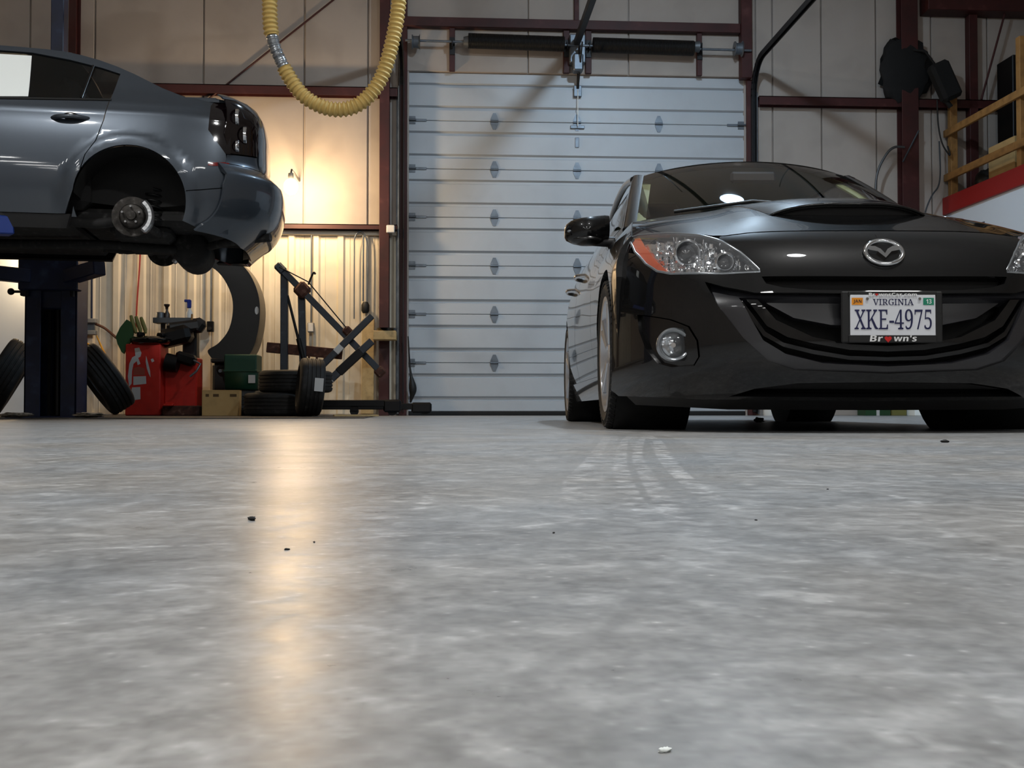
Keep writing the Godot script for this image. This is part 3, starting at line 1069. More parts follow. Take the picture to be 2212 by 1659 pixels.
func lettering(called: String, text: String, where: Transform3D, size: float, width: float, depth: float, mat: Material, parent: Node3D, serif: bool, weight := 400, slant := 0.0) -> MeshInstance3D:
	var f := SystemFont.new()
	f.font_names = PackedStringArray(["Droid Serif" if serif else "Droid Sans"])
	f.font_weight = weight
	var tm := TextMesh.new()
	tm.text = text
	tm.font = f
	tm.font_size = 64
	tm.pixel_size = 0.01
	tm.depth = 0.05
	tm.curve_step = 1.0
	var bb := tm.get_aabb()
	var sy := size / bb.size.y
	var sx := width / bb.size.x
	var o := MeshInstance3D.new()
	o.mesh = tm
	o.material_override = mat
	o.name = called
	parent.add_child(o, true)
	var b := Basis(Vector3(sx, 0, 0), Vector3(slant * sy, sy, 0), Vector3(0, 0, depth / 0.05))
	o.transform = where * Transform3D(b, -(b * bb.get_center()))
	return o


func black_hatchback() -> void:
	paint("alloy", Color(0.82, 0.83, 0.85), 0.30, 1.0)
	var car := thing("hatchback_car", "glossy black hatchback with hood scoop and chrome headlamps parked before the overhead door", "car", Vector3(1.552, 0, -4.462), -0.0508)
	var core := Vector3(0, 0.45, -0.4)
	var front := nose_map(0.0)
	var lampL := PackedVector2Array([V(-0.810, 0.773), V(-0.775, 0.775), V(-0.692, 0.754), V(-0.598, 0.721), V(-0.534, 0.682), V(-0.483, 0.634), V(-0.430, 0.567), V(-0.428, 0.557), V(-0.550, 0.556), V(-0.706, 0.575), V(-0.746, 0.593), V(-0.778, 0.631), V(-0.804, 0.691)])
	var slot := whole(PackedVector2Array([V(0.0, 0.538), V(-0.38, 0.541), V(-0.425, 0.541), V(-0.412, 0.516), V(-0.359, 0.501), V(-0.251, 0.491), V(0.0, 0.488)]))
	var frame := whole(PackedVector2Array([V(0.0, 0.476), V(-0.45, 0.484), V(-0.55, 0.51), V(-0.606, 0.532), V(-0.599, 0.512), V(-0.570, 0.444), V(-0.490, 0.329), V(-0.406, 0.248), V(-0.312, 0.217), V(0.0, 0.205)]))
	var basin := whole(PackedVector2Array([V(0.0, 0.462), V(-0.499, 0.470), V(-0.461, 0.392), V(-0.423, 0.320), V(-0.347, 0.272), V(-0.220, 0.240), V(0.0, 0.230)]))
	var lower := whole(PackedVector2Array([V(0.0, 0.176), V(-0.30, 0.173), V(-0.44, 0.155), V(-0.52, 0.128), V(0.0, 0.124)]))
	var fogL := PackedVector2Array([V(-0.811, 0.439), V(-0.779, 0.430), V(-0.711, 0.407), V(-0.656, 0.377), V(-0.630, 0.326), V(-0.624, 0.269), V(-0.640, 0.237), V(-0.709, 0.235), V(-0.751, 0.251), V(-0.786, 0.305), V(-0.806, 0.377)])
	# outline of the bumper cover
	var half := PackedVector2Array([V(0.0, 0.719)])
	for x in [0.15, 0.3, 0.42, 0.50, 0.535]:
		half.append(V(-x, soft(x, EX, EY) - 0.003))
	half.append_array(PackedVector2Array([V(-0.545, 0.690), V(-0.62, 0.65), V(-0.80, 0.68), V(-0.83, 0.70), V(-0.852, 0.66), V(-0.885, 0.58), V(-0.885, 0.16), V(-0.86, 0.135), V(-0.6, 0.118), V(0.0, 0.112)]))
	var b := MB.new()
	for h in halves(whole(half), 0.0):
		for piece in clipped(h, [lampL, mirrored(lampL), slot, frame, lower]):
			for q in halves(piece, -0.71):
				for r in halves(q, 0.71):
					for s in clipped(r, [fogL, mirrored(fogL)]):
						b.panel(s, 0.03, front, core, 0.045)
	obj("bumper_cover", b, M.black_paint, car)
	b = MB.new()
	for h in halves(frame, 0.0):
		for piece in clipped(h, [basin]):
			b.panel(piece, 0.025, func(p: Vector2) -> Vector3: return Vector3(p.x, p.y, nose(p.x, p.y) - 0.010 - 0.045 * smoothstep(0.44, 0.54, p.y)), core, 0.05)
	obj("grille_frame", b, M.sheen_black, car)  # grey tone and upward tilt put in for the ceiling reflection
	obj("upper_intake", MB.new().panel(slot, 0.04, nose_map(-0.05), core, 0.0), M.deep_black, car)
	obj("lower_intake", MB.new().panel(lower, 0.04, nose_map(-0.05), core, 0.0), M.deep_black, car)
	var gr := obj("grille", MB.new().panel(basin, 0.04, nose_map(-0.10), core, 0.0), M.deep_black, car)
	var mid := whole(PackedVector2Array([V(0.0, 0.46), V(-0.42, 0.464), V(-0.400, 0.448), V(-0.316, 0.398), V(-0.192, 0.373), V(0.0, 0.365)]))
	obj("grille_panel", MB.new().panel(mid, 0.03, func(p: Vector2) -> Vector3: return Vector3(p.x, p.y, nose(p.x, p.y) - 0.03 - 0.18 * (p.y - 0.365)), core, 0.04), M.sheen_black, gr)  # lighter than the body, with the same painted ceiling reflection
	for bar in [[V(0.0, 0.300), V(-0.13, 0.306), V(-0.255, 0.331), V(-0.378, 0.390), V(-0.438, 0.462), V(-0.475, 0.464), V(-0.408, 0.370), V(-0.340, 0.331), V(-0.254, 0.309), V(-0.13, 0.287), V(0.0, 0.281)],
		[V(0.0, 0.262), V(-0.13, 0.266), V(-0.254, 0.287), V(-0.353, 0.312), V(-0.413, 0.350), V(-0.490, 0.462), V(-0.497, 0.450), V(-0.420, 0.336), V(-0.353, 0.298), V(-0.254, 0.273), V(-0.13, 0.253), V(0.0, 0.249)]]:
		obj("grille_bar", MB.new().panel(whole(PackedVector2Array(bar)), 0.02, nose_map(-0.022), core, 0.045), M.black_paint, gr)
	obj("chin_spoiler", MB.new().panel(PackedVector2Array([V(-0.84, 0.142), V(-0.6, 0.126), V(0, 0.12), V(0.6, 0.126), V(0.84, 0.142), V(0.80, 0.10), V(0.5, 0.082), V(0, 0.08), V(-0.5, 0.082), V(-0.80, 0.10)]), 0.04, nose_map(-0.035), core, 0.06), M.black_plastic, car)

	# headlamps
	for s in [1.0, -1.0]:
		var poly := lampL if s > 0 else mirrored(lampL)
		var lamp := Node3D.new()
		lamp.name = "headlamp"
		car.add_child(lamp, true)
		var flute := func(p: Vector2) -> Vector3:
			var e := 0.010 * absf(sin(p.x * 95.0)) + 0.004 * sin(p.y * 150.0) + 1.6 * pow(p.y - 0.68, 2.0)
			return Vector3(p.x, p.y, nose(p.x, p.y) - 0.085 + e)
		obj("reflector", MB.new().panel(poly, 0.008, flute, core, 0.0), M.chrome, lamp)
		var corner := PackedVector2Array([V(-0.806, 0.768), V(-0.775, 0.770), V(-0.772, 0.768), V(-0.768, 0.71), V(-0.748, 0.645), V(-0.712, 0.585), V(-0.745, 0.597), V(-0.774, 0.634), V(-0.800, 0.692)])
		if s < 0:
			corner = mirrored(corner)
		obj("turn_signal", MB.new().panel(corner, 0.02, nose_map(-0.030), core, 0.02), M.amber, lamp)
		for c in [[-0.645, 0.652, 0.040, 0.05], [-0.535, 0.602, 0.026, 0.06]]:
			var p := Vector3(c[0] * s, c[1], nose(c[0], c[1]) - 0.075)
			var to := Vector3(0, 0, 1)
			var ax := Transform3D(Basis(Vector3(1, 0, 0), to, Vector3(0, -1, 0)), p)
			obj("bezel", MB.new().lathe([V(c[2] + 0.008, 0.0), V(c[2] + 0.010, c[3]), V(c[2] + 0.004, c[3] + 0.004), V(c[2], c[3]), V(c[2] * 0.9, 0.02), V(c[2] * 0.5, 0.004)], ax, 28), M.chrome, lamp)
			obj("projector", MB.new().ball(p + Vector3(0, 0, c[3] - 0.032), Vector3(c[2] * 0.86, c[2] * 0.86, 0.022)), M.dark_glass, lamp)
		# small facets of the cut reflector bowl
		var fac := MB.new()
		var rr := RandomNumberGenerator.new()
		rr.seed = 5
		for k in 190:
			var px := rr.randf_range(-0.74, -0.47)
			var py := rr.randf_range(0.565, 0.74)
			if not Geometry2D.is_point_in_polygon(V(px, py + 0.012), lampL) or not Geometry2D.is_point_in_polygon(V(px, py - 0.012), lampL):
				continue
			if V(px, py).distance_to(V(-0.645, 0.652)) < 0.052 or V(px, py).distance_to(V(-0.535, 0.602)) < 0.038:
				continue
			var bs := Basis(Vector3.UP, rr.randf_range(-0.5, 0.5)) * Basis(Vector3.RIGHT, rr.randf_range(-0.62, 0.40))
			fac.box(Vector3(px * s, py, nose(px, py) - 0.062), Vector3(0.012, 0.020, 0.006), 0.002, bs)
		obj("facets", fac, M.chrome, lamp)
		obj("lens", MB.new().panel(poly, 0.03, nose_map(-0.003), core, 0.0), M.lens, lamp)
		obj("lens_edge", MB.new().tube(edge_loop(poly, front, -0.004), 0.005, 6, false), M.lens_rim, lamp)

		# fog lamp in its recess
		var fp := fogL if s > 0 else mirrored(fogL)
		obj("fog_recess", MB.new().panel(fp, 0.025, nose_map(-0.035), core, 0.0), M.gloss_black, car)
		var fz := nose(0.704, 0.314) - 0.004
		var fax := Transform3D(Basis(Vector3(1, 0, 0), Vector3(-0.25 * s, 0, 1).normalized(), Vector3(0, -1, 0)).orthonormalized(), Vector3(-0.704 * s, 0.314, fz))
		var fog := obj("fog_lamp", MB.new().lathe([V(0.060, -0.02), V(0.062, 0.012), V(0.056, 0.019), V(0.050, 0.017), V(0.046, 0.008)], fax, 36), M.lens_rim, car)
		obj("reflector", MB.new().lathe([V(0.046, 0.008), V(0.040, -0.008), V(0.024, -0.024), V(0.0, -0.03)], fax, 24), M.chrome, fog)
		obj("bulb_shield", MB.new().cyl(fax * Vector3(0, -0.03, 0), fax * Vector3(0, 0.0, 0), 0.011, 0.009, 12), M.chrome, fog)
		obj("lens", MB.new().lathe([V(0.047, 0.010), V(0.03, 0.018), V(0.0, 0.021)], fax, 24), M.lens, fog)

	# hood
	var hm := func(p: Vector2) -> Vector3: return hood_at(p.x, p.y)
	obj("hood", MB.new().panel(PackedVector2Array([V(-0.995, 0.004), V(-0.5, 0.004), V(0, 0.004), V(0.5, 0.004), V(0.995, 0.004), V(0.995, 1.0), V(-0.995, 1.0)]), 0.05, hm, core, 0.02), M.black_paint, car)
	# scoop: a low shell over the hood with an open mouth
	var sc := func(p: Vector2) -> Vector3:          # p.x in -1..1 across, p.y in 0..1 to the rear
		var w := lerpf(0.30, 0.34, p.y)
		var x := p.x * w
		var z := lerpf(0.555 - 0.05 * p.x * p.x, -0.20, p.y)
		var v := (0.753 - z) / 1.033
		var q := hood_at(x / lerpf(0.80, 0.70, v), v)
		var hgt: float = 0.050 * (1.0 - pow(absf(p.x), 3.0)) * (1.0 - smoothstep(0.05, 1.0, p.y))
		return Vector3(x, q.y + hgt + 0.001, q.z)
	var scoop := obj("hood_scoop", MB.new().panel(PackedVector2Array([V(-0.999, 0), V(-0.5, 0), V(0, 0), V(0.5, 0), V(0.999, 0), V(0.999, 0.98), V(-0.999, 0.98)]), 0.05, sc, core, 0.012), M.black_paint, car)
	var mouth := MB.new()
	for k in 24:
		var u0 := -0.95 + 1.9 * k / 24.0
		var u1 := -0.95 + 1.9 * (k + 1) / 24.0
		var t0: Vector3 = sc.call(V(u0, 0.0))
		var t1: Vector3 = sc.call(V(u1, 0.0))
		var h0 := 0.050 * (1.0 - pow(absf(u0), 3.0))
		var h1 := 0.050 * (1.0 - pow(absf(u1), 3.0))
		var back := Vector3(0, -0.004, -0.02)
		var up := Vector3(0, 1, 0)
		mouth.quad(t0 + back, t1 + back, t1 + back - up * (h1 - 0.0), t0 + back - up * (h0 - 0.0), Vector3(0, 0, 1))
	obj("mouth", mouth, M.deep_black, scoop)
	var lip := []
	for k in 25:
		lip.append(sc.call(V(-0.97 + 1.94 * k / 24.0, 0.0)) + Vector3(0, -0.003, 0))
	obj("lip", MB.new().tube(lip, 0.006, 6), M.black_paint, scoop)

	# windscreen, pillars, roof
	var gm := func(p: Vector2) -> Vector3: return glass_at(p.x, p.y)
	obj("windscreen", MB.new().panel(PackedVector2Array([V(-0.985, 0.0), V(-0.5, 0), V(0, 0), V(0.5, 0), V(0.985, 0.0), V(0.985, 1.0), V(0, 1.0), V(-0.985, 1.0)]), 0.08, gm, core, 0.0), M.glass, car)
	obj("cowl", MB.new().panel(PackedVector2Array([V(-1.0, 0.99), V(-0.5, 0.99), V(0, 0.99), V(0.5, 0.99), V(1.0, 0.99), V(1.0, 1.08), V(-1.0, 1.08)]), 0.06, func(p: Vector2) -> Vector3: return hood_at(p.x, 1.0) + Vector3(0, -0.02 * (p.y - 0.99) / 0.09, -0.06 * (p.y - 0.99) / 0.09), core, 0.02), M.black_plastic, car)
	for s in [-1.0, 1.0]:
		var pil := func(p: Vector2) -> Vector3:
			var q: Vector3 = glass_at(0.985 * s, p.y)
			var e := Vector3(s * 0.055, -0.01, -0.075)
			return q + e * p.x + Vector3(s * 0.02, 0.012, 0.0) * (4.0 * p.x * (1.0 - p.x))
		obj("front_pillar", MB.new().panel(PackedVector2Array([V(0, -0.03), V(1, -0.03), V(1, 1.0), V(0, 1.0)]), 0.125, pil, core, 0.02), M.black_paint, car)
		obj("pillar_trim", MB.new().panel(PackedVector2Array([V(-0.1, 0.03), V(0.9, 0.03), V(0.9, 0.97), V(-0.1, 0.97)]), 0.25, func(p: Vector2) -> Vector3: return pil.call(p) + Vector3(-s * 0.03, -0.03, -0.05), core, 0.01), M.trim_beige, car)
	var rm := func(p: Vector2) -> Vector3: return roof_at(p.x, p.y)
	obj("roof", MB.new().panel(PackedVector2Array([V(-1.0, 0.0), V(-0.5, 0), V(0, 0), V(0.5, 0), V(1.0, 0.0), V(1.0, 1.0), V(0, 1.0), V(-1.0, 1.0)]), 0.08, rm, core, 0.02), M.black_paint, car)
	obj("headliner", MB.new().panel(PackedVector2Array([V(-0.98, 0.01), V(0.98, 0.01), V(0.98, 0.95), V(-0.98, 0.95)]), 0.15, func(p: Vector2) -> Vector3: return roof_at(p.x, p.y) - Vector3(0, 0.03, 0), core, 0.0), M.trim_beige, car)
	# tailgate
	obj("tailgate", MB.new().panel(PackedVector2Array([V(-0.95, 0.0), V(0.95, 0.0), V(0.95, 1.0), V(-0.95, 1.0)]), 0.1, func(p: Vector2) -> Vector3: return Vector3(p.x * lerpf(0.56, 0.74, p.y), lerpf(1.36, 0.25, p.y), -3.25 - 0.32 * sin(p.y * 1.9) + 0.05 * p.x * p.x), core, 0.02), M.black_paint, car)

	# body sides
	for s in [-1.0, 1.0]:
		var fm := flank_map(s)
		var arch_f := circle(V(0.0, 0.325), 0.352, 48)
		var arch_r := circle(V(-2.64, 0.325), 0.352, 48)
		var fender := PackedVector2Array([V(0.385, 0.17), V(0.40, 0.45), V(0.395, 0.60), V(0.36, 0.70), V(0.30, 0.775)])
		for k in 14:
			var z := 0.265 - (0.265 + 0.68) * k / 13.0
			fender.append(V(z, flank_top(z).y))
		fender.append_array(PackedVector2Array([V(-0.70, 0.85), V(-0.66, 0.6), V(-0.62, 0.18), V(0.0, 0.17)]))
		b = MB.new()
		for piece in clipped(fender, [arch_f]):
			b.panel(piece, 0.03, fm, Vector3(0, 0.5, 0), 0.03)
		obj("front_fender", b, M.black_paint, car)
		var doors := [[-0.628, -0.667, -0.706, -1.72, -1.70], [-1.708, -1.728, -1.728, -2.62, -2.36]]
		var names := ["front_door", "rear_door"]
		for k in 2:
			var d: Array = doors[k]
			var poly := PackedVector2Array([V(d[0], 0.24), V(d[1], 0.6), V(d[2], 0.85), V(d[2], flank_top(d[2]).y - 0.04), V(lerpf(d[2], d[3], 0.5), flank_top(lerpf(d[2], d[3], 0.5)).y - 0.05), V(d[3], flank_top(d[3]).y - 0.06), V(d[3], 0.7), V(d[4], 0.24)])
			b = MB.new()
			for piece in clipped(poly, [arch_r]):
				b.panel(piece, 0.05, fm, Vector3(0, 0.5, -1.5), 0.02)
			var door := obj(names[k], b, M.black_paint, car)
			var hz: float = [-1.55, -2.30][k]
			var hx := flank(hz, 0.835)
			obj("handle", MB.new().tube(spline([Vector3(s * (hx - 0.01), 0.83, hz - 0.10), Vector3(s * (hx + 0.035), 0.835, hz - 0.06), Vector3(s * (hx + 0.04), 0.838, hz + 0.04), Vector3(s * (hx - 0.01), 0.835, hz + 0.10)], 5), 0.013, 8), M.chrome, door)
		var quarter := PackedVector2Array([V(-2.345, 0.22), V(-2.62, 0.70), V(-2.632, flank_top(-2.63).y - 0.05), V(-3.2, flank_top(-3.2).y), V(-3.55, 1.10), V(-3.60, 0.6), V(-3.55, 0.22)])
		b = MB.new()
		for piece in clipped(quarter, [arch_r]):
			b.panel(piece, 0.05, fm, Vector3(0, 0.5, -2.7), 0.02)
		obj("rear_quarter", b, M.black_paint, car)
		obj("side_skirt", MB.new().panel(PackedVector2Array([V(-0.37, 0.235), V(-2.27, 0.235), V(-2.27, 0.13), V(-0.37, 0.13)]), 0.06, flank_map(s, 0.012), Vector3(0, 0.3, -1.3), 0.06), M.black_paint, car)
		# side glass from the belt to the roof rail
		var sg := func(p: Vector2) -> Vector3:
			var z: float = p.x
			var belt := flank_top(z).y - 0.04
			var v := clampf((glass_at(1.0, 1.0).z - z) / 2.05, 0.0, 1.0)
			var r := roof_at(1.0, v)
			var base := Vector3(flank(z, belt) - 0.012, belt, z)
			var top := Vector3(r.x + 0.012, min(r.y - 0.015, lerpf(belt, 1.37, clampf((-0.62 - z) / 0.62, 0.0, 1.0))), z)
			var q := base.lerp(top, p.y)
			return Vector3(s * (q.x + 0.02 * sin(p.y * PI)), q.y, z)
		obj("side_window", MB.new().panel(PackedVector2Array([V(-0.72, 0.02), V(-1.70, 0.0), V(-1.70, 1.0), V(-0.72, 0.98)]), 0.1, sg, Vector3(0, 1.1, -1.5), 0.0), M.tinted_glass, car)
		obj("side_window", MB.new().panel(PackedVector2Array([V(-1.76, 0.0), V(-2.85, 0.0), V(-2.85, 0.9), V(-1.76, 1.0)]), 0.1, sg, Vector3(0, 1.1, -1.5), 0.0), M.tinted_glass, car)
		obj("centre_pillar", MB.new().panel(PackedVector2Array([V(-1.70, 0.0), V(-1.76, 0.0), V(-1.76, 1.0), V(-1.70, 1.0)]), 0.1, sg, Vector3(0, 1.1, -1.5), 0.0), M.gloss_black, car)
		obj("rear_pillar", MB.new().panel(PackedVector2Array([V(-2.85, 0.0), V(-3.3, 0.0), V(-3.2, 1.0), V(-2.85, 1.0)]), 0.1, sg, Vector3(0, 1.1, -1.5), 0.0), M.black_paint, car)
		obj("roof_rail", MB.new().tube(spline([Vector3(s * 0.60, 1.335, -1.25), Vector3(s * 0.60, 1.385, -1.7), Vector3(s * 0.585, 1.38, -2.4), Vector3(s * 0.56, 1.30, -3.2)], 6), 0.02, 8), M.black_paint, car)
		# wing mirror
		var mc := Vector3(s * 0.905, 0.955, -0.66)
		var mir := MB.new()
		var rings := []
		for e in [[-0.108, 0.35, 0.30], [-0.100, 0.62, 0.55], [-0.075, 0.86, 0.8], [-0.03, 0.98, 0.95], [0.03, 1.0, 1.0], [0.085, 0.97, 1.02], [0.108, 0.9, 0.9]]:
			var ring := []
			for k in 20:
				var a := TAU * k / 20.0
				var cx := cos(a)
				var sy := sin(a)
				ring.append(mc + Vector3(-s * e[0], (0.068 if sy > 0 else 0.062) * sy * e[1] + 0.012 * (e[0] / 0.1), 0.062 * cx * e[2] + 0.01))
			rings.append(ring)
		for k in rings.size() - 1:
			for j in 20:
				var j2 := (j + 1) % 20
				var A: Vector3 = rings[k][j]
				var B: Vector3 = rings[k][j2]
				var C: Vector3 = rings[k + 1][j2]
				var D: Vector3 = rings[k + 1][j]
				var cc := mc + Vector3(0, 0, 0)
				mir.quadn(A, B, C, D, A - cc, B - cc, C - cc, D - cc)
		for k in [0, rings.size() - 1]:
			var ce := Vector3()
			for p in rings[k]:
				ce += p / 20.0
			for j in 20:
				var nn := (ce - mc).normalized()
				mir.tri(ce, rings[k][j], rings[k][(j + 1) % 20], nn, nn, nn)
		var mo := obj("wing_mirror", mir, M.black_paint, car)
		obj("stalk", MB.new().tube([mc + Vector3(-s * 0.02, -0.05, 0.0), mc + Vector3(-s * 0.12, -0.055, 0.01), mc + Vector3(-s * 0.20, -0.06, -0.01)], [0.022, 0.026, 0.032], 10), M.black_plastic, mo)
		obj("lower_shell", MB.new().ball(mc + Vector3(0, -0.044, 0.006), Vector3(0.094, 0.030, 0.060), 18, 8), M.gloss_black, mo)
		obj("repeater", MB.new().ball(mc + Vector3(s * 0.085, -0.008, 0.03), Vector3(0.016, 0.010, 0.03), 12, 6), M.lens_rim, mo)
		# wheels and the dark wells round them
		tyre_and_wheel(car, Vector3(s * 0.775, 0.3175, 0.0), s, 0.3185, 0.225, 0.236, true)
		tyre_and_wheel(car, Vector3(s * 0.770, 0.3175, -2.64), s, 0.3185, 0.225, 0.236, true)
		for z in [0.0, -2.64]:
			obj("wheel_well", MB.new().lathe([V(0.352, 0.0), V(0.352, 0.30), V(0.0, 0.30)], Transform3D(Basis(Vector3(0, 0, 1), Vector3(-s, 0, 0), Vector3(0, -s, 0)), Vector3(s * 0.862, 0.325, z)), 40), M.deep_black, car)
	# floor pan, engine bay block and cabin
	var pan := MB.new()
	pan.span(Vector3(-0.60, 0.17, -3.3), Vector3(0.60, 0.24, 0.62), 0.02)
	pan.span(Vector3(-0.52, 0.24, -0.5), Vector3(0.52, 0.66, 0.62), 0.05)
	pan.span(Vector3(-0.50, 0.24, -3.2), Vector3(0.50, 0.9, -2.2), 0.05)
	pan.span(Vector3(-0.78, 0.22, -2.25), Vector3(0.78, 0.30, -0.42), 0.02)
	obj("floor_pan", pan, M.underbody, car)
	obj("exhaust", MB.new().tube([Vector3(0.2, 0.15, 0.3), Vector3(0.15, 0.15, -1.0), Vector3(0.1, 0.16, -2.4), Vector3(0.4, 0.2, -3.2)], 0.032, 10), M.iron, car)
	obj("dashboard", MB.new().span(Vector3(-0.66, 0.62, -0.95), Vector3(0.66, 0.955, -0.56), 0.06), M.seat_cloth, car)
	for s in [-0.36, 0.36]:
		obj("seat", MB.new().box(Vector3(s, 0.86, -1.75), Vector3(0.46, 0.66, 0.14), 0.06, Basis(Vector3.RIGHT, -0.25)).box(Vector3(s, 1.24, -1.84), Vector3(0.25, 0.17, 0.09), 0.04, Basis(Vector3.RIGHT, -0.25)), M.seat_cloth, car)
	obj("rear_seat", MB.new().box(Vector3(0, 0.86, -2.55), Vector3(1.2, 0.6, 0.14), 0.06, Basis(Vector3.RIGHT, -0.3)), M.seat_cloth, car)
	obj("rear_mirror", MB.new().box(Vector3(0, 1.30, -1.02), Vector3(0.24, 0.06, 0.03), 0.02), M.black_plastic, car)
	obj("wiper", MB.new().tube([glass_at(0.1, 0.0) + Vector3(0, 0.02, 0.02), glass_at(-0.25, 0.05) + Vector3(0, 0.025, 0.02), glass_at(-0.75, 0.03) + Vector3(0, 0.02, 0.02)], 0.008, 6), M.black_plastic, car)

	# emblem: an oval ring with a winged V
	var ez := nose(0.0, 0.626) + 0.010
	var tilt := Basis(Vector3.RIGHT, -0.45)
	var ring_pts := []
	for k in 49:
		var a := TAU * k / 48.0
		ring_pts.append(Vector3(0, 0.626, ez) + tilt * Vector3(cos(a) * 0.064, sin(a) * 0.048, 0))
	var em := obj("emblem", MB.new().tube(ring_pts, 0.0085, 10, false), M.chrome, car)
	var wing := PackedVector2Array([V(-0.058, 0.020), V(-0.03, 0.017), V(-0.012, 0.006), V(0, -0.012), V(0.012, 0.006), V(0.03, 0.017), V(0.058, 0.020), V(0.052, 0.002), V(0.024, -0.004), V(0, -0.030), V(-0.024, -0.004), V(-0.052, 0.002)])
	obj("wing", MB.new().prism(wing, 0.010, Transform3D(tilt, Vector3(0, 0.628, ez - 0.004))), M.chrome, em)
	obj("backing", MB.new().prism(ellipse(0.062, 0.046), 0.004, Transform3D(tilt, Vector3(0, 0.626, ez - 0.008))), M.gloss_black, em)

	# number plate on its holder
	var pz := nose(0.0, 0.40) + 0.012
	var pl := obj("number_plate", MB.new().box(Vector3(0.003, 0.402, pz + 0.006), Vector3(0.29, 0.138, 0.004), 0.0015), M.plate_white, car)
	obj("plate_holder", MB.new().box(Vector3(0.003, 0.396, pz - 0.005), Vector3(0.345, 0.175, 0.014), 0.004), M.black_plastic, pl)
	var pt := func(x: float, y: float) -> Transform3D: return Transform3D(Basis(), Vector3(x, y, pz + 0.0085))
	lettering("plate_number", "XKE-4975", pt.call(0.003, 0.388), 0.068, 0.262, 0.002, M.ink_blue, pl, true, 400)
	lettering("state_name", "VIRGINIA", pt.call(0.004, 0.4465), 0.021, 0.138, 0.0015, M.ink_blue, pl, true, 400)
	obj("month_sticker", MB.new().box(Vector3(-0.118, 0.4485, pz + 0.0085), Vector3(0.038, 0.024, 0.001)), M.plate_yellow, pl)
	lettering("month", "JAN", pt.call(-0.118, 0.4475), 0.014, 0.028, 0.0015, M.ink, pl, false, 700)
	obj("year_sticker", MB.new().box(Vector3(0.124, 0.4485, pz + 0.0085), Vector3(0.036, 0.024, 0.001)), M.plate_green, pl)
	lettering("year", "13", pt.call(0.125, 0.4485), 0.015, 0.018, 0.0015, M.print_white, pl, false, 700)
	for bx in [-0.085, 0.093]:
		obj("screw", MB.new().cyl(Vector3(bx, 0.457, pz + 0.007), Vector3(bx, 0.457, pz + 0.012), 0.006, 0.005, 10), M.chrome, pl)
	var fr := pz + 0.003
	var holder_top := Transform3D(Basis(), Vector3(0.003, 0.4745, fr))
	obj("frame_rail", MB.new().box(Vector3(0.003, 0.4745, fr - 0.001), Vector3(0.30, 0.016, 0.010), 0.002).box(Vector3(0.003, 0.322, fr - 0.001), Vector3(0.30, 0.026, 0.010), 0.002), M.black_plastic, pl)
	lettering("dealer_web", "Br", holder_top.translated(Vector3(-0.072, -0.003, 0.007)), 0.0115, 0.020, 0.0015, M.print_white, pl, false, 700)
	lettering("dealer_web", "wnsCar.com", holder_top.translated(Vector3(0.016, -0.003, 0.007)), 0.0115, 0.130, 0.0015, M.print_white, pl, false, 700)
	var low := Transform3D(Basis(), Vector3(0.003, 0.322, fr + 0.005))
	lettering("dealer_name", "Br", low.translated(Vector3(-0.057, 0.001, 0)), 0.021, 0.042, 0.0015, M.print_white, pl, false, 700, 0.15)
	lettering("dealer_name", "wn's", low.translated(Vector3(0.041, 0.001, 0)), 0.021, 0.078, 0.0015, M.print_white, pl, false, 700, 0.15)
	var heart := PackedVector2Array()
	for k in 28:
		var a := TAU * k / 28.0
		heart.append(V(16 * pow(sin(a), 3), 13 * cos(a) - 5 * cos(2 * a) - 2 * cos(3 * a) - cos(4 * a)) * 0.00075)
	var small := PackedVector2Array()
	for p in heart:
		small.append(p * 0.42)
	obj("heart", MB.new().prism(small, 0.0015, holder_top.translated(Vector3(-0.0555, -0.003, 0.006))), M.print_red, pl)
	obj("heart", MB.new().prism(heart, 0.0015, low.translated(Vector3(-0.017, -0.001, -0.001))), M.print_red, pl)


func ellipse(a: float, b: float, seg := 40) -> PackedVector2Array:
	var out := PackedVector2Array()
	for k in seg:
		out.append(V(cos(TAU * k / seg) * a, sin(TAU * k / seg) * b))
	return out


func edge_loop(poly: PackedVector2Array, map: Callable, off: float) -> Array:
	var out := []
	for k in poly.size():
		var a := poly[k]
		var b := poly[(k + 1) % poly.size()]
		var parts := int(ceil((b - a).length() / 0.02))
		for o in parts:
			out.append(map.call(a.lerp(b, float(o) / parts)) + Vector3(0, 0, off))
	out.append(out[0])
	return out


# ---------------------------------------------------------------- grey saloon on the lift
# own axes: x towards the hall (the side in view), y up from the ground its tyres would stand on, z forward, the rear axle at z = 0
func saloon_side(z: float, y: float) -> float:
	var w := soft(z, [-0.98, -0.85, -0.75, -0.6, -0.45, -0.2, 0.3, 2.6, 3.1, 3.4, 3.55], [0.2, 0.6, 0.72, 0.80, 0.84, 0.868, 0.875, 0.875, 0.85, 0.74, 0.5])
	var p := soft(y, [0.05, 0.12, 0.3, 0.5, 0.65, 0.8, 0.95, 1.03, 1.10, 1.4], [0.90, 0.93, 0.975, 1.0, 0.997, 0.975, 0.928, 0.878, 0.835, 0.68])
	# flared lip round the rear wheel arch, and a soft shoulder line above it
	var d := Vector2(z, y - 0.33).length()
	var flare: float = 0.014 * smoothstep(0.46, 0.38, d)
	return w * p + flare + 0.006 * exp(-pow((y - 0.90) / 0.03, 2.0))


func saloon_tail(x: float, y: float) -> float:
	var a := absf(x) / 0.86
	return -soft(y, [0.06, 0.15, 0.2, 0.28, 0.4, 0.53, 0.57, 0.62, 0.78, 0.9, 1.0, 1.06, 1.09], [0.70, 0.80, 0.87, 0.93, 0.965, 0.958, 0.90, 0.865, 0.852, 0.85, 0.83, 0.79, 0.72]) + 0.04 * a * a + 0.33 * pow(a, 5.0)


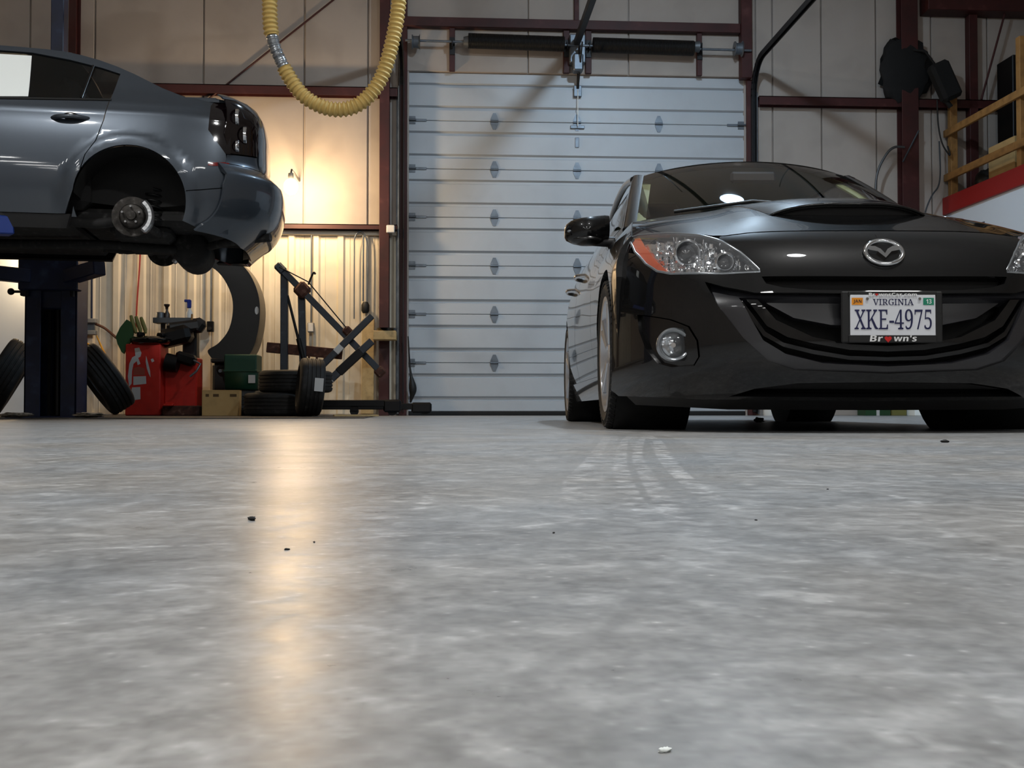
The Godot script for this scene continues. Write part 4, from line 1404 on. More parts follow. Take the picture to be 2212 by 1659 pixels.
func grey_saloon() -> void:
	var car := thing("saloon_car", "dark grey saloon car raised on the blue lift with its rear wheel removed", "car", Vector3(-2.171, 1.127, -7.906), deg_to_rad(-83.0))
	var core := Vector3(0, 0.6, 0.5)
	var arch := circle(V(0, 0.325), 0.352, 56)
	var archf := circle(V(2.64, 0.325), 0.352, 40)
	var win := PackedVector2Array([V(0.147, 0.985), V(0.098, 1.194), V(0.215, 1.232), V(0.424, 1.282), V(0.661, 1.320), V(0.861, 1.325), V(0.895, 1.325), V(0.895, 0.953)])
	for s in [1.0, -1.0]:
		var sm := func(p: Vector2) -> Vector3: return Vector3(s * saloon_side(p.x, p.y), p.y, p.x)
		var sm_in := func(p: Vector2) -> Vector3: return Vector3(s * (saloon_side(p.x, p.y) - 0.012), p.y, p.x)
		# rear quarter with the roof pillar, from the door gap to the tail lamp
		var quarter := PackedVector2Array([V(0.139, 0.985), V(0.166, 0.839), V(0.209, 0.694), V(0.270, 0.60), V(0.30, 0.50), V(0.36, 0.20), V(-0.34, 0.20), V(-0.352, 0.395), V(-0.62, 0.44), V(-0.60, 0.66), V(-0.487, 0.815), V(-0.497, 0.991), V(-0.53, 1.06), V(-0.417, 1.052), V(-0.330, 1.045), V(-0.178, 1.105), V(0.006, 1.201), V(0.12, 1.252), V(0.236, 1.294), V(0.35, 1.325), V(0.460, 1.346), V(0.58, 1.356), V(0.695, 1.360), V(0.90, 1.362), V(0.90, 1.328)])
		for q in [V(0.861, 1.328), V(0.661, 1.323), V(0.424, 1.285), V(0.215, 1.235), V(0.094, 1.196), V(0.139, 0.985)]:
			quarter.append(q)
		quarter.remove_at(0)
		var b := MB.new()
		for piece in clipped(quarter, [arch]):
			b.panel(piece, 0.035, sm, core, 0.02)
		obj("rear_quarter", b, M.grey_paint, car)
		var door := PackedVector2Array([V(0.145, 0.978), V(0.172, 0.839), V(0.215, 0.696), V(0.276, 0.60), V(0.306, 0.50), V(0.40, 0.22), V(1.10, 0.22), V(1.12, 0.944), V(0.8, 0.950)])
		b = MB.new()
		for piece in clipped(door, [arch]):
			b.panel(piece, 0.05, sm, core, 0.015)
		var rd := obj("rear_door", b, M.grey_paint, car)
		var hx := saloon_side(0.374, 0.84)
		obj("handle", MB.new().tube(spline([Vector3(s * (hx - 0.012), 0.838, 0.487), Vector3(s * (hx + 0.030), 0.842, 0.44), Vector3(s * (hx + 0.034), 0.846, 0.34), Vector3(s * (hx - 0.012), 0.845, 0.262)], 5), 0.015, 8), M.grey_paint, rd)
		obj("handle_cup", MB.new().ball(Vector3(s * (hx - 0.004), 0.848, 0.372), Vector3(0.008, 0.034, 0.055), 16, 8), M.gloss_black, rd)
		obj("front_door", MB.new().panel(PackedVector2Array([V(1.108, 0.22), V(2.18, 0.22), V(2.16, 0.90), V(1.128, 0.944)]), 0.08, sm, core, 0.015), M.grey_paint, car)
		b = MB.new()
		for piece in clipped(PackedVector2Array([V(2.188, 0.20), V(2.168, 0.905), V(2.6, 0.87), V(3.2, 0.76), V(3.42, 0.62), V(3.45, 0.2)]), [archf]):
			b.panel(piece, 0.08, sm, core, 0.02)
		obj("front_fender", b, M.grey_paint, car)
		obj("side_window", MB.new().panel(win, 0.06, sm_in, core, 0.0), M.tinted_glass, car)
		obj("side_window", MB.new().panel(PackedVector2Array([V(0.98, 0.95), V(0.98, 1.325), V(1.35, 1.30), V(2.1, 0.93)]), 0.06, sm_in, core, 0.0), M.tinted_glass, car)
		obj("centre_pillar", MB.new().panel(PackedVector2Array([V(0.895, 0.95), V(0.98, 0.95), V(0.98, 1.33), V(0.895, 1.33)]), 0.06, sm_in, core, 0.0), M.gloss_black, car)
		obj("window_bar", MB.new().tube([sm.call(V(0.318, 0.99)), sm.call(V(0.30, 1.10)), sm.call(V(0.270, 1.246))], 0.010, 6), M.gloss_black, car)
		obj("window_seal", MB.new().tube([sm.call(V(0.13, 0.988)), sm.call(V(0.5, 0.972)), sm.call(V(0.9, 0.955)), sm.call(V(2.1, 0.92))], 0.009, 6), M.black_rubber, car)
		obj("roof_side", MB.new().panel(PackedVector2Array([V(0.90, 1.33), V(0.90, 1.362), V(1.40, 1.335), V(2.12, 0.95), V(2.10, 0.92), V(1.36, 1.30)]), 0.06, sm, core, 0.01), M.grey_paint, car)
		obj("sill", MB.new().panel(PackedVector2Array([V(0.37, 0.218), V(2.25, 0.218), V(2.25, 0.13), V(0.40, 0.13)]), 0.08, func(p: Vector2) -> Vector3: return Vector3(s * (saloon_side(p.x, p.y) - 0.01), p.y, p.x), core, 0.04), M.black_plastic, car)
		# rear bumper side, with its red marker
		b = MB.new()
		for piece in clipped(PackedVector2Array([V(-0.352, 0.388), V(-0.62, 0.433), V(-0.615, 0.13), V(-0.52, 0.12), V(-0.30, 0.21)]), [arch]):
			b.panel(piece, 0.035, func(p: Vector2) -> Vector3: return Vector3(s * (saloon_side(p.x, p.y) + 0.006), p.y, p.x), core, 0.02)
		obj("bumper_side", b, M.grey_paint, car)
		var mk := PackedVector2Array([V(-0.487, 0.572), V(-0.50, 0.592), V(-0.60, 0.604), V(-0.625, 0.600), V(-0.61, 0.585), V(-0.53, 0.572)])
		obj("side_marker", MB.new().panel(mk, 0.03, func(p: Vector2) -> Vector3: return Vector3(s * (saloon_side(p.x, p.y) + 0.004), p.y, p.x), core, 0.01), M.red_lens, car)
		# tail lamp wrapping round the corner
		var tl := obj("tail_lamp", MB.new().panel(PackedVector2Array([V(-0.497, 0.991), V(-0.53, 1.055), V(-0.625, 1.04), V(-0.63, 0.665), V(-0.60, 0.662), V(-0.487, 0.817)]), 0.02, func(p: Vector2) -> Vector3: return Vector3(s * (saloon_side(p.x, p.y) + 0.002), p.y, p.x), core, 0.01), M.smoked_lens, car)
		var back := PackedVector2Array([V(s * 0.785, 0.67), V(s * 0.80, 0.80), V(s * 0.775, 1.035), V(s * 0.70, 1.045), V(s * 0.56, 0.98), V(s * 0.52, 0.82), V(s * 0.58, 0.70)])
		obj("lens", MB.new().panel(back, 0.02, func(p: Vector2) -> Vector3: return Vector3(p.x, p.y, saloon_tail(p.x, p.y) - 0.004), core, 0.01), M.smoked_lens, tl)
		for c in [[0.735, 0.93, 0.055], [0.69, 0.82, 0.06], [0.74, 0.73, 0.04]]:
			var ax := Transform3D(Basis(Vector3(1, 0, 0), Vector3(0.5 * s, 0, -1).normalized(), Vector3(0, 1, 0)).orthonormalized(), Vector3(s * c[0], c[1], saloon_tail(c[0], c[1]) - 0.002))
			obj("lamp_ring", MB.new().lathe([V(c[2], -0.01), V(c[2], 0.008), V(c[2] * 0.88, 0.012), V(c[2] * 0.8, 0.006)], ax, 24), M.chrome, tl)
		# wheel well
		obj("wheel_well", MB.new().lathe([V(0.352, 0.0), V(0.352, 0.32), V(0.0, 0.32)], Transform3D(Basis(Vector3(0, 0, 1), Vector3(-s, 0, 0), Vector3(0, -s, 0)), Vector3(s * 0.845, 0.325, 0)), 44, 0.1 if s < 0 else PI + 0.1, PI - 0.1 if s < 0 else TAU - 0.1), M.deep_black, car)
		obj("wheel_well", MB.new().lathe([V(0.352, 0.0), V(0.352, 0.32), V(0.0, 0.32)], Transform3D(Basis(Vector3(0, 0, 1), Vector3(-s, 0, 0), Vector3(0, -s, 0)), Vector3(s * 0.845, 0.325, 2.64)), 44, 0.1 if s < 0 else PI + 0.1, PI - 0.1 if s < 0 else TAU - 0.1), M.deep_black, car)
		# rear brake hanging on the drooped suspension
		var bx := Transform3D(Basis(Vector3(0, 0, 1), Vector3(s, 0, 0), Vector3(0, s, 0)), Vector3(s * 0.76, 0.23, 0))
		var disc := obj("brake_disc", MB.new().lathe([V(0.0, -0.02), V(0.132, -0.02), V(0.132, -0.008), V(0.085, -0.006), V(0.078, 0.030), V(0.070, 0.036), V(0.034, 0.036), V(0.030, 0.055), V(0.0, 0.055)], bx, 40), M.iron, car)
		for k in 5:
			var a := TAU * k / 5.0 + 0.3
			obj("wheel_stud", MB.new().cyl(bx * Vector3(cos(a) * 0.056, 0.036, sin(a) * 0.056), bx * Vector3(cos(a) * 0.056, 0.07, sin(a) * 0.056), 0.0075, -1, 8), M.chrome, disc)
		var cal := MB.new()
		for k in 8:
			var a := PI - 0.75 + 1.5 * k / 7.0
			cal.box(Vector3(s * 0.765, 0.23 + sin(a) * 0.118, cos(a) * 0.118), Vector3(0.07, 0.055, 0.045), 0.012, Basis(Vector3.RIGHT, -a))
		obj("caliper", cal, M.aluminium, car)
		obj("knuckle", MB.new().box(Vector3(s * 0.66, 0.24, 0.0), Vector3(0.16, 0.17, 0.12), 0.03), M.underbody, car)
		obj("trailing_arm", MB.new().tube([Vector3(s * 0.64, 0.23, 0.0), Vector3(s * 0.60, 0.20, 0.25), Vector3(s * 0.58, 0.22, 0.55)], 0.035, 10), M.underbody, car)
		obj("lateral_link", MB.new().tube([Vector3(s * 0.64, 0.17, -0.10), Vector3(s * 0.2, 0.18, -0.14)], 0.03, 8).tube([Vector3(s * 0.64, 0.18, 0.08), Vector3(s * 0.2, 0.20, 0.10)], 0.022, 8), M.underbody, car)
		var coil := []
		for k in 73:
			var a := TAU * k / 12.0
			coil.append(Vector3(s * 0.50 + cos(a) * 0.055, 0.22 + 0.24 * k / 72.0, -0.10 + sin(a) * 0.055))
		obj("coil_spring", MB.new().tube(coil, 0.008, 6), M.spring_black, car)
	# paper taped inside the near rear window
	obj("window_sheet", MB.new().panel(PackedVector2Array([V(0.664, 1.300), V(0.645, 0.985), V(0.86, 0.972), V(0.875, 1.300)]), 0.1, func(p: Vector2) -> Vector3: return Vector3(saloon_side(p.x, p.y) - 0.004, p.y, p.x), core, 0.002), M.paper, car)

	# tail: boot lid and bumper
	var tm := func(p: Vector2) -> Vector3: return Vector3(p.x, p.y, saloon_tail(p.x, p.y))
	obj("boot_lid", MB.new().panel(PackedVector2Array([V(-0.57, 1.085), V(0.57, 1.085), V(0.57, 0.99), V(0.53, 0.82), V(0.57, 0.60), V(-0.57, 0.60), V(-0.53, 0.82), V(-0.57, 0.99)]), 0.05, tm, core, 0.015), M.grey_paint, car)
	for s in [1.0, -1.0]:
		var c := PackedVector2Array([V(s * 0.58, 0.60), V(s * 0.585, 0.69), V(s * 0.79, 0.66), V(s * 0.805, 0.60)])
		obj("tail_corner", MB.new().panel(c, 0.03, tm, core, 0.01), M.grey_paint, car)
		obj("tail_corner", MB.new().panel(PackedVector2Array([V(s * 0.575, 0.995), V(s * 0.575, 1.085), V(s * 0.70, 1.085), V(s * 0.775, 1.07), V(s * 0.775, 1.04), V(s * 0.70, 1.05)]), 0.03, tm, core, 0.01), M.grey_paint, car)
	obj("rear_bumper", MB.new().panel(PackedVector2Array([V(-0.835, 0.595), V(0.835, 0.595), V(0.862, 0.45), V(0.858, 0.13), V(0.5, 0.075), V(-0.5, 0.075), V(-0.858, 0.13), V(-0.862, 0.45)]), 0.04, tm, core, 0.03), M.grey_paint, car)
	obj("boot_deck", MB.new().panel(PackedVector2Array([V(-0.74, -0.30), V(0.74, -0.30), V(0.74, -0.55), V(0.68, -0.62), V(0.5, -0.68), V(0, -0.70), V(-0.5, -0.68), V(-0.68, -0.62), V(-0.74, -0.55)]), 0.05, func(p: Vector2) -> Vector3: return Vector3(p.x, 1.092 - 0.045 * pow(absf(p.x) / 0.74, 3.0) + 0.02 * (p.y + 0.3), p.y), core, 0.02), M.grey_paint, car)
	# rear screen, roof, windscreen, bonnet, nose
	obj("rear_screen", MB.new().panel(PackedVector2Array([V(-1, 0), V(0, 0), V(1, 0), V(1, 1), V(0, 1), V(-1, 1)]), 0.12, func(p: Vector2) -> Vector3:
		var z := lerpf(-0.32 - 0.05 * (1.0 - p.x * p.x), 0.44 - 0.04 * (1 - p.x * p.x), p.y)
		var yl := soft(z, [-0.37, -0.178, 0.006, 0.236, 0.46], [1.05, 1.11, 1.205, 1.296, 1.348])
		return Vector3(p.x * lerpf(0.70, 0.605, p.y), yl + 0.02 * (1 - p.x * p.x), z), core, 0.0), M.tinted_glass, car)
	obj("roof", MB.new().panel(PackedVector2Array([V(-1, 0), V(0, 0), V(1, 0), V(1, 1), V(0, 1), V(-1, 1)]), 0.1, func(p: Vector2) -> Vector3:
		var z := lerpf(0.42, 1.45, p.y)
		return Vector3(p.x * 0.61, soft(z, [0.42, 0.7, 1.0, 1.45], [1.345, 1.362, 1.364, 1.335]) + 0.05 * (1 - p.x * p.x), z), core, 0.02), M.grey_paint, car)
	obj("windscreen", MB.new().panel(PackedVector2Array([V(-1, 0), V(0, 0), V(1, 0), V(1, 1), V(0, 1), V(-1, 1)]), 0.15, func(p: Vector2) -> Vector3: return Vector3(p.x * lerpf(0.61, 0.74, p.y), lerpf(1.335, 0.95, p.y) + 0.05 * (1 - p.x * p.x) * (1 - p.y * 0.5), lerpf(1.44, 2.12, p.y) + 0.1 * (1 - p.x * p.x)), core, 0.0), M.tinted_glass, car)
	obj("bonnet", MB.new().panel(PackedVector2Array([V(-1, 0), V(0, 0), V(1, 0), V(1, 1), V(0, 1), V(-1, 1)]), 0.12, func(p: Vector2) -> Vector3: return Vector3(p.x * lerpf(0.76, 0.70, p.y), lerpf(0.95, 0.70, pow(max(p.y, 0.0), 1.4)) - 0.03 * p.x * p.x, lerpf(2.12, 3.30, p.y) + 0.08 * (1 - p.x * p.x)), core, 0.02), M.grey_paint, car)
	obj("front_bumper", MB.new().panel(PackedVector2Array([V(-0.84, 0.15), V(0.84, 0.15), V(0.80, 0.68), V(0, 0.70), V(-0.80, 0.68)]), 0.08, func(p: Vector2) -> Vector3: return Vector3(p.x, p.y, 3.55 - 0.08 * pow(p.x / 0.84, 2.0) - 0.16 * pow(absf(p.x) / 0.84, 5.0) - 0.5 * pow(max(0.0, p.y - 0.45), 1.4)), core, 0.03), M.grey_paint, car)
	for s in [1.0, -1.0]:
		tyre_and_wheel(car, Vector3(s * 0.77, 0.25, 2.64), s, 0.315, 0.205, 0.21, false)
	# dark cabin and underside
	obj("cabin", MB.new().span(Vector3(-0.62, 0.30, 0.3), Vector3(0.62, 0.93, 2.2), 0.05).box(Vector3(0, 1.0, 0.42), Vector3(1.1, 0.45, 0.14), 0.06, Basis(Vector3.RIGHT, 0.3)).box(Vector3(0.33, 1.0, 1.25), Vector3(0.45, 0.5, 0.14), 0.06, Basis(Vector3.RIGHT, 0.3)).box(Vector3(-0.33, 1.0, 1.25), Vector3(0.45, 0.5, 0.14), 0.06, Basis(Vector3.RIGHT, 0.3)), M.seat_cloth, car)
	var pan := MB.new()
	pan.span(Vector3(-0.76, 0.17, 0.42), Vector3(0.76, 0.24, 2.25), 0.02)
	pan.span(Vector3(-0.52, 0.22, -0.75), Vector3(0.52, 0.32, 0.42), 0.03)
	pan.span(Vector3(-0.45, 0.14, -0.2), Vector3(0.45, 0.25, 0.2), 0.04)
	pan.span(Vector3(-0.50, 0.32, -0.78), Vector3(0.50, 0.98, -0.36), 0.05)
	pan.span(Vector3(-0.55, 0.10, 2.0), Vector3(0.55, 0.60, 3.3), 0.05)
	obj("floor_pan", pan, M.underbody, car)
	obj("muffler", MB.new().lathe([V(0, 0), V(0.10, 0.0), V(0.13, 0.02), V(0.135, 0.10), V(0.135, 0.42), V(0.13, 0.50), V(0.0, 0.52)], Transform3D(Basis(Vector3(0, 1, 0), Vector3(-1, 0, 0), Vector3(0, 0, 1)), Vector3(0.12, 0.12, -0.30)), 24), M.underbody, car)
	obj("exhaust_pipe", MB.new().tube(spline([Vector3(0.15, 0.12, 2.2), Vector3(0.12, 0.12, 1.0), Vector3(0.2, 0.12, 0.3), Vector3(0.1, 0.11, -0.2)], 6), 0.032, 10), M.underbody, car)
	obj("tail_pipe", MB.new().tube(spline([Vector3(0.05, 0.14, -0.40), Vector3(0.3, 0.15, -0.6), Vector3(0.42, 0.17, -0.88)], 6), 0.03, 10), M.underbody, car)
	obj("tow_loop", MB.new().tube(spline([Vector3(0.36, 0.22, -0.60), Vector3(0.36, 0.12, -0.66), Vector3(0.36, 0.12, -0.72), Vector3(0.36, 0.22, -0.76)], 5), 0.014, 8), M.underbody, car)


# ---------------------------------------------------------------- lift, hose
func two_post_lift() -> void:
	var t := thing("two_post_lift", "dark blue two-post vehicle lift holding up the grey saloon", "car lift")
	for c in [[-3.41, -9.53, 1.0], [-3.62, -6.45, -1.0]]:
		var p := Vector3(c[0], 0, c[1])
		var col := Node3D.new()
		col.name = "column"
		t.add_child(col, true)
		# channel post, open towards the other one
		var b := MB.new()
		var s: float = c[2]
		b.span(p + Vector3(-0.22, 0.01, -0.14 * s), p + Vector3(0.22, 2.9, -0.128 * s), 0.003)
		for sx in [-1.0, 1.0]:
			b.span(p + Vector3(sx * 0.22, 0.01, -0.14), p + Vector3(sx * 0.205, 2.9, 0.14), 0.003)
			b.span(p + Vector3(sx * 0.22, 0.01, 0.128 * s), p + Vector3(sx * 0.085, 2.9, 0.14 * s), 0.003)
		obj("channel", b, M.lift_blue, col)
		obj("base_plate", MB.new().span(p + Vector3(-0.34, 0, -0.24), p + Vector3(0.34, 0.02, 0.24), 0.004), M.lift_blue, col)
		obj("extension_post", MB.new().span(p + Vector3(-0.055, 2.9, -0.06), p + Vector3(0.055, 5.1, 0.06), 0.006), M.lift_blue, col)
		obj("cylinder", MB.new().cyl(p + Vector3(0.0, 0.03, -0.04), p + Vector3(0.0, 2.4, -0.04), 0.035, -1, 12), M.dark_steel, col)
		obj("chain", MB.new().span(p + Vector3(-0.07, 0.03, 0.0), p + Vector3(-0.045, 2.7, 0.012)), M.dark_steel, col)
		obj("cable", MB.new().cyl(p + Vector3(0.06, 0.03, 0.05), p + Vector3(0.05, 2.7, 0.05), 0.006, -1, 6), M.galvanised, col)
		for g in [-0.16, 0.16]:
			obj("gusset", MB.new().prism(PackedVector2Array([V(0, 0), V(0.12, 0), V(0, 0.25)]), 0.012, Transform3D(Basis(Vector3(0, 0, -s), Vector3.UP, Vector3(1, 0, 0)), p + Vector3(g, 0.02, -0.14 * s))), M.lift_blue, col)
		# carriage and its two arms
		var car := Node3D.new()
		car.name = "carriage"
		t.add_child(car, true)
		obj("sleeve", MB.new().span(p + Vector3(-0.25, 1.10, 0.10 * s), p + Vector3(0.25, 1.45, 0.22 * s), 0.01).span(p + Vector3(-0.19, 0.95, -0.06), p + Vector3(0.19, 1.6, 0.10), 0.01), M.lift_blue, car)
		var reach := [[-0.95, 0.50], [0.50, 0.42]] if s > 0 else [[-0.9, -0.62], [0.80, -0.62]]
		for r in reach:
			var a := p + Vector3(0.16 * signf(r[0]), 1.22, 0.17 * s)
			var e := p + Vector3(r[0], 1.27, r[1])
			var am := obj("arm", MB.new().bar(a, e, 0.12, 0.12, 0.008, Vector3.UP), M.lift_blue if s > 0 else M.arm_blue, car)
			obj("pad", MB.new().cyl(e + Vector3(0, 0.05, 0) - (e - a).normalized() * 0.06, e + Vector3(0, 0.11, 0) - (e - a).normalized() * 0.06, 0.055, -1, 16), M.black_rubber, am)
			obj("lock_pin", MB.new().cyl(a + Vector3(0.03 * signf(r[0]), -0.17, 0), a + Vector3(0.03 * signf(r[0]), 0.1, 0), 0.018, -1, 10), M.dark_steel, am)
	var p := Vector3(-3.41, 0, -9.53)
	obj("release_knob", MB.new().cyl(p + Vector3(-0.22, 1.10, 0.08), p + Vector3(-0.34, 1.10, 0.08), 0.012, -1, 8).ball(p + Vector3(-0.36, 1.10, 0.08), Vector3(0.03, 0.03, 0.03), 12, 8).span(p + Vector3(-0.27, 1.06, 0.04), p + Vector3(-0.22, 1.17, 0.12), 0.006), M.black_plastic, t)
	obj("overhead_tie", MB.new().span(Vector3(-3.67, 5.04, -9.5), Vector3(-3.36, 5.14, -6.45), 0.006), M.lift_blue, t)


func hose_loop() -> void:
	var t := thing("exhaust_hose", "yellow corrugated exhaust hose hanging in a loop with a band of silver tape", "hose")
	var ctl := [Vector3(-1.50, 4.9, -9.05), Vector3(-1.50, 4.2, -9.03), Vector3(-1.495, 3.528, -9.0), Vector3(-1.472, 3.214, -9.0), Vector3(-1.375, 2.961, -9.0), Vector3(-1.235, 2.747, -9.0), Vector3(-1.076, 2.640, -9.0), Vector3(-0.901, 2.608, -9.0), Vector3(-0.727, 2.670, -9.0), Vector3(-0.572, 2.858, -9.0), Vector3(-0.475, 3.156, -9.0), Vector3(-0.410, 3.553, -9.0), Vector3(-0.38, 4.2, -9.0), Vector3(-0.36, 5.0, -9.0)]
	var fine := spline(ctl, 40)
	# even steps along the line, so that the ribs are evenly spaced
	var even := [fine[0]]
	var left := 0.0065
	for k in fine.size() - 1:
		var a: Vector3 = fine[k]
		var bq: Vector3 = fine[k + 1]
		var seg := a.distance_to(bq)
		var at := 0.0
		while seg - at >= left:
			at += left
			even.append(a.lerp(bq, at / seg))
			left = 0.0065
		left -= seg - at
	var parts := [[], [], []]
	for k in even.size():
		var q: Vector3 = even[k]
		var which := 0
		if q.x < -1.2 and q.y <= 3.22:
			which = 1
		if which == 1 and q.y < 2.955 or q.x > -1.35:
			which = 2
		parts[which].append([q, k])
	var names := ["hose_drop", "tape_band", "hose_bend"]
	for w in 3:
		var pts := []
		var rad := []
		for e in parts[w]:
			pts.append(e[0])
			var ph: float = e[1] % 6
			rad.append(0.049 if w == 1 else [0.055, 0.063, 0.066, 0.063, 0.055, 0.051][int(ph)])
		if w == 1:
			for k in rad.size():
				rad[k] += 0.005 * sin(k * 1.3) * sin(k * 0.37)
		obj(names[w], MB.new().tube(pts, rad, 18), [M.hose_yellow, M.duct_tape, M.hose_yellow][w], t)
	obj("hose_reel", MB.new().lathe([V(0.02, -0.14), V(0.34, -0.14), V(0.34, -0.12), V(0.18, -0.11), V(0.18, 0.11), V(0.34, 0.12), V(0.34, 0.14), V(0.02, 0.14)], Transform3D(Basis(Vector3(0, 0, 1), Vector3(1, 0, 0), Vector3(0, 1, 0)), Vector3(-0.93, 5.35, -9.0)), 32), M.grey_metal, t)
	obj("reel_frame", MB.new().bar(Vector3(-1.5, 4.92, -9.0), Vector3(-0.35, 5.02, -9.0), 0.05, 0.05).bar(Vector3(-1.5, 4.9, -9.03), Vector3(-1.5, 6.2, -9.03), 0.04, 0.04).bar(Vector3(-0.36, 5.0, -9.0), Vector3(-0.36, 6.2, -9.0), 0.04, 0.04), M.grey_metal, t)


# ---------------------------------------------------------------- things on the far wall
func wall_fittings() -> void:
	var zw := WZ + 0.045
	var o: Node3D
	# sockets with conduits on the ribbed liner
	o = thing("wall_socket", "dark wall socket box with thin conduit on the liner behind the balancer", "socket")
	obj("box", MB.new().span(Vector3(-2.945, 1.03, zw), Vector3(-2.865, 1.16, zw + 0.06), 0.006), M.dark_steel, o)
	obj("plug", MB.new().cyl(Vector3(-2.905, 1.07, zw + 0.06), Vector3(-2.905, 1.07, zw + 0.10), 0.022, -1, 10), M.cord_black, o)
	obj("conduit", MB.new().cyl(Vector3(-2.905, 1.16, zw + 0.02), Vector3(-2.905, 2.24, zw + 0.02), 0.010, -1, 8), M.galvanised, o)
	o = thing("wall_socket", "pale grey wall socket box with thin conduit behind the engine hoist", "socket")
	obj("box", MB.new().span(Vector3(-1.72, 1.03, zw), Vector3(-1.64, 1.15, zw + 0.06), 0.006), M.box_grey, o)
	obj("cover", MB.new().span(Vector3(-1.71, 1.04, zw + 0.06), Vector3(-1.65, 1.14, zw + 0.066), 0.002), M.white_enamel, o)
	obj("conduit", MB.new().cyl(Vector3(-1.68, 1.15, zw + 0.02), Vector3(-1.68, 2.24, zw + 0.02), 0.010, -1, 8), M.galvanised, o)
	# regulator boxes and air lines beside the lift
	o = thing("disconnect_box", "pair of small grey switch boxes with blue conduit on the wall beside the lift", "switch box")
	for y in [0.985, 1.13]:
		obj("box", MB.new().span(Vector3(-4.46, y, zw), Vector3(-4.27, y + 0.055, zw + 0.09), 0.008), M.box_grey, o)
	obj("mount", MB.new().span(Vector3(-4.40, 1.03, zw), Vector3(-4.30, 1.14, zw + 0.03), 0.004), M.galvanised, o)
	obj("conduit", MB.new().tube([Vector3(-4.33, 1.18, zw + 0.05), Vector3(-4.335, 1.6, zw + 0.04), Vector3(-4.338, 2.24, zw + 0.03)], 0.013, 8), M.lift_blue, o)
	tag(obj("air_hose", MB.new().tube(spline([Vector3(-4.28, 1.12, zw + 0.06), Vector3(-4.15, 1.06, zw + 0.10), Vector3(-3.98, 0.93, zw + 0.14), Vector3(-3.80, 0.86, zw + 0.2), Vector3(-3.62, 0.84, -12.7)], 8), 0.016, 8), M.rust), "brown rubber air hose drooping from the switch boxes towards the tyre changer", "hose")
	tag(obj("red_cord", MB.new().tube(spline([Vector3(-3.757, 2.24, zw + 0.03), Vector3(-3.763, 1.92, zw + 0.03), Vector3(-3.79, 1.4, zw + 0.04), Vector3(-3.80, 1.05, zw + 0.05)], 6), 0.010, 8), M.cord_red), "thin red cord running down the ribbed liner above the tyre changer", "cord")
	o = thing("cord_coil", "yellow extension cord coiled on a hook behind the leaning tyre", "cord")
	for k in 4:
		var pts := []
		for j in 33:
			var a := TAU * j / 32.0
			pts.append(Vector3(-4.42 + cos(a) * (0.10 + 0.012 * k), 0.74 + sin(a) * (0.12 + 0.01 * k), zw + 0.03 + 0.016 * k))
		obj("turn", MB.new().tube(pts, 0.011, 6, false), M.cord_yellow, o)
	obj("hook", MB.new().cyl(Vector3(-4.42, 0.86, zw), Vector3(-4.42, 0.86, zw + 0.12), 0.008, -1, 8), M.galvanised, o)
	tag(obj("yellow_strap", MB.new().tube(spline([Vector3(-4.27, 0.98, zw + 0.05), Vector3(-4.20, 0.82, zw + 0.05), Vector3(-4.12, 0.66, zw + 0.06), Vector3(-4.06, 0.52, zw + 0.06), Vector3(-4.02, 0.40, zw + 0.06)], 6), [0.006, 0.008, 0.009, 0.010, 0.011, 0.012, 0.012, 0.012, 0.013, 0.014, 0.015, 0.016, 0.017, 0.018, 0.018, 0.018, 0.018, 0.018, 0.016, 0.014, 0.013, 0.012, 0.012, 0.011, 0.010], 8), M.cord_yellow), "yellow strap hanging below the small switch boxes", "strap")
	tag(obj("junction_box", MB.new().span(Vector3(-0.745, 2.25, WZ + 0.205), Vector3(-0.645, 2.345, WZ + 0.25), 0.008), M.white_enamel), "small white junction box on the red column beside the overhead door", "junction box")
	# conduits and plug near the red column
	o = thing("power_drop", "black plug hanging on twin conduits beside the red column", "plug")
	obj("conduit", MB.new().cyl(Vector3(-1.04, 1.42, zw + 0.03), Vector3(-1.04, 2.24, zw + 0.03), 0.011, -1, 8), M.galvanised, o)
	obj("conduit", MB.new().tube(spline([Vector3(-0.99, 1.42, zw + 0.03), Vector3(-0.99, 2.1, zw + 0.03), Vector3(-1.06, 2.28, zw + 0.04), Vector3(-1.14, 2.22, zw + 0.05), Vector3(-1.15, 2.0, zw + 0.03), Vector3(-1.15, 1.2, zw + 0.03)], 7), 0.008, 8), M.galvanised, o)
	obj("plug_body", MB.new().lathe([V(0, 0), V(0.035, 0.0), V(0.05, 0.03), V(0.05, 0.10), V(0.03, 0.14), V(0, 0.14)], Transform3D(Basis(), Vector3(-1.01, 1.27, zw + 0.05)), 14), M.cord_black, o)
	tag(obj("leaning_board", MB.new().box(Vector3(-0.975, 0.61, WZ + 0.12), Vector3(0.15, 1.18, 0.025), 0.004, Basis(Vector3.RIGHT, -0.06)), M.plywood), "pale plank leaning upright against the ribbed liner beside the engine hoist", "board")
	o = thing("bracket_shelf", "short pale wooden bracket shelf fixed to the red column", "shelf", Vector3(-0.755, 0.92, WZ + 0.34))
	obj("block", MB.new().span(Vector3(-0.14, 0, -0.13), Vector3(0.14, 0.11, 0.10), 0.006), M.plywood, o)
	tag(obj("black_tray", MB.new().lathe([V(0, 0), V(0.11, 0), V(0.13, 0.035), V(0.122, 0.035), V(0.105, 0.008), V(0, 0.008)], Transform3D(Basis(), Vector3(-0.735, 1.031, WZ + 0.33)), 24), M.gloss_black), "shallow black dish lying on the small wooden bracket shelf", "dish")
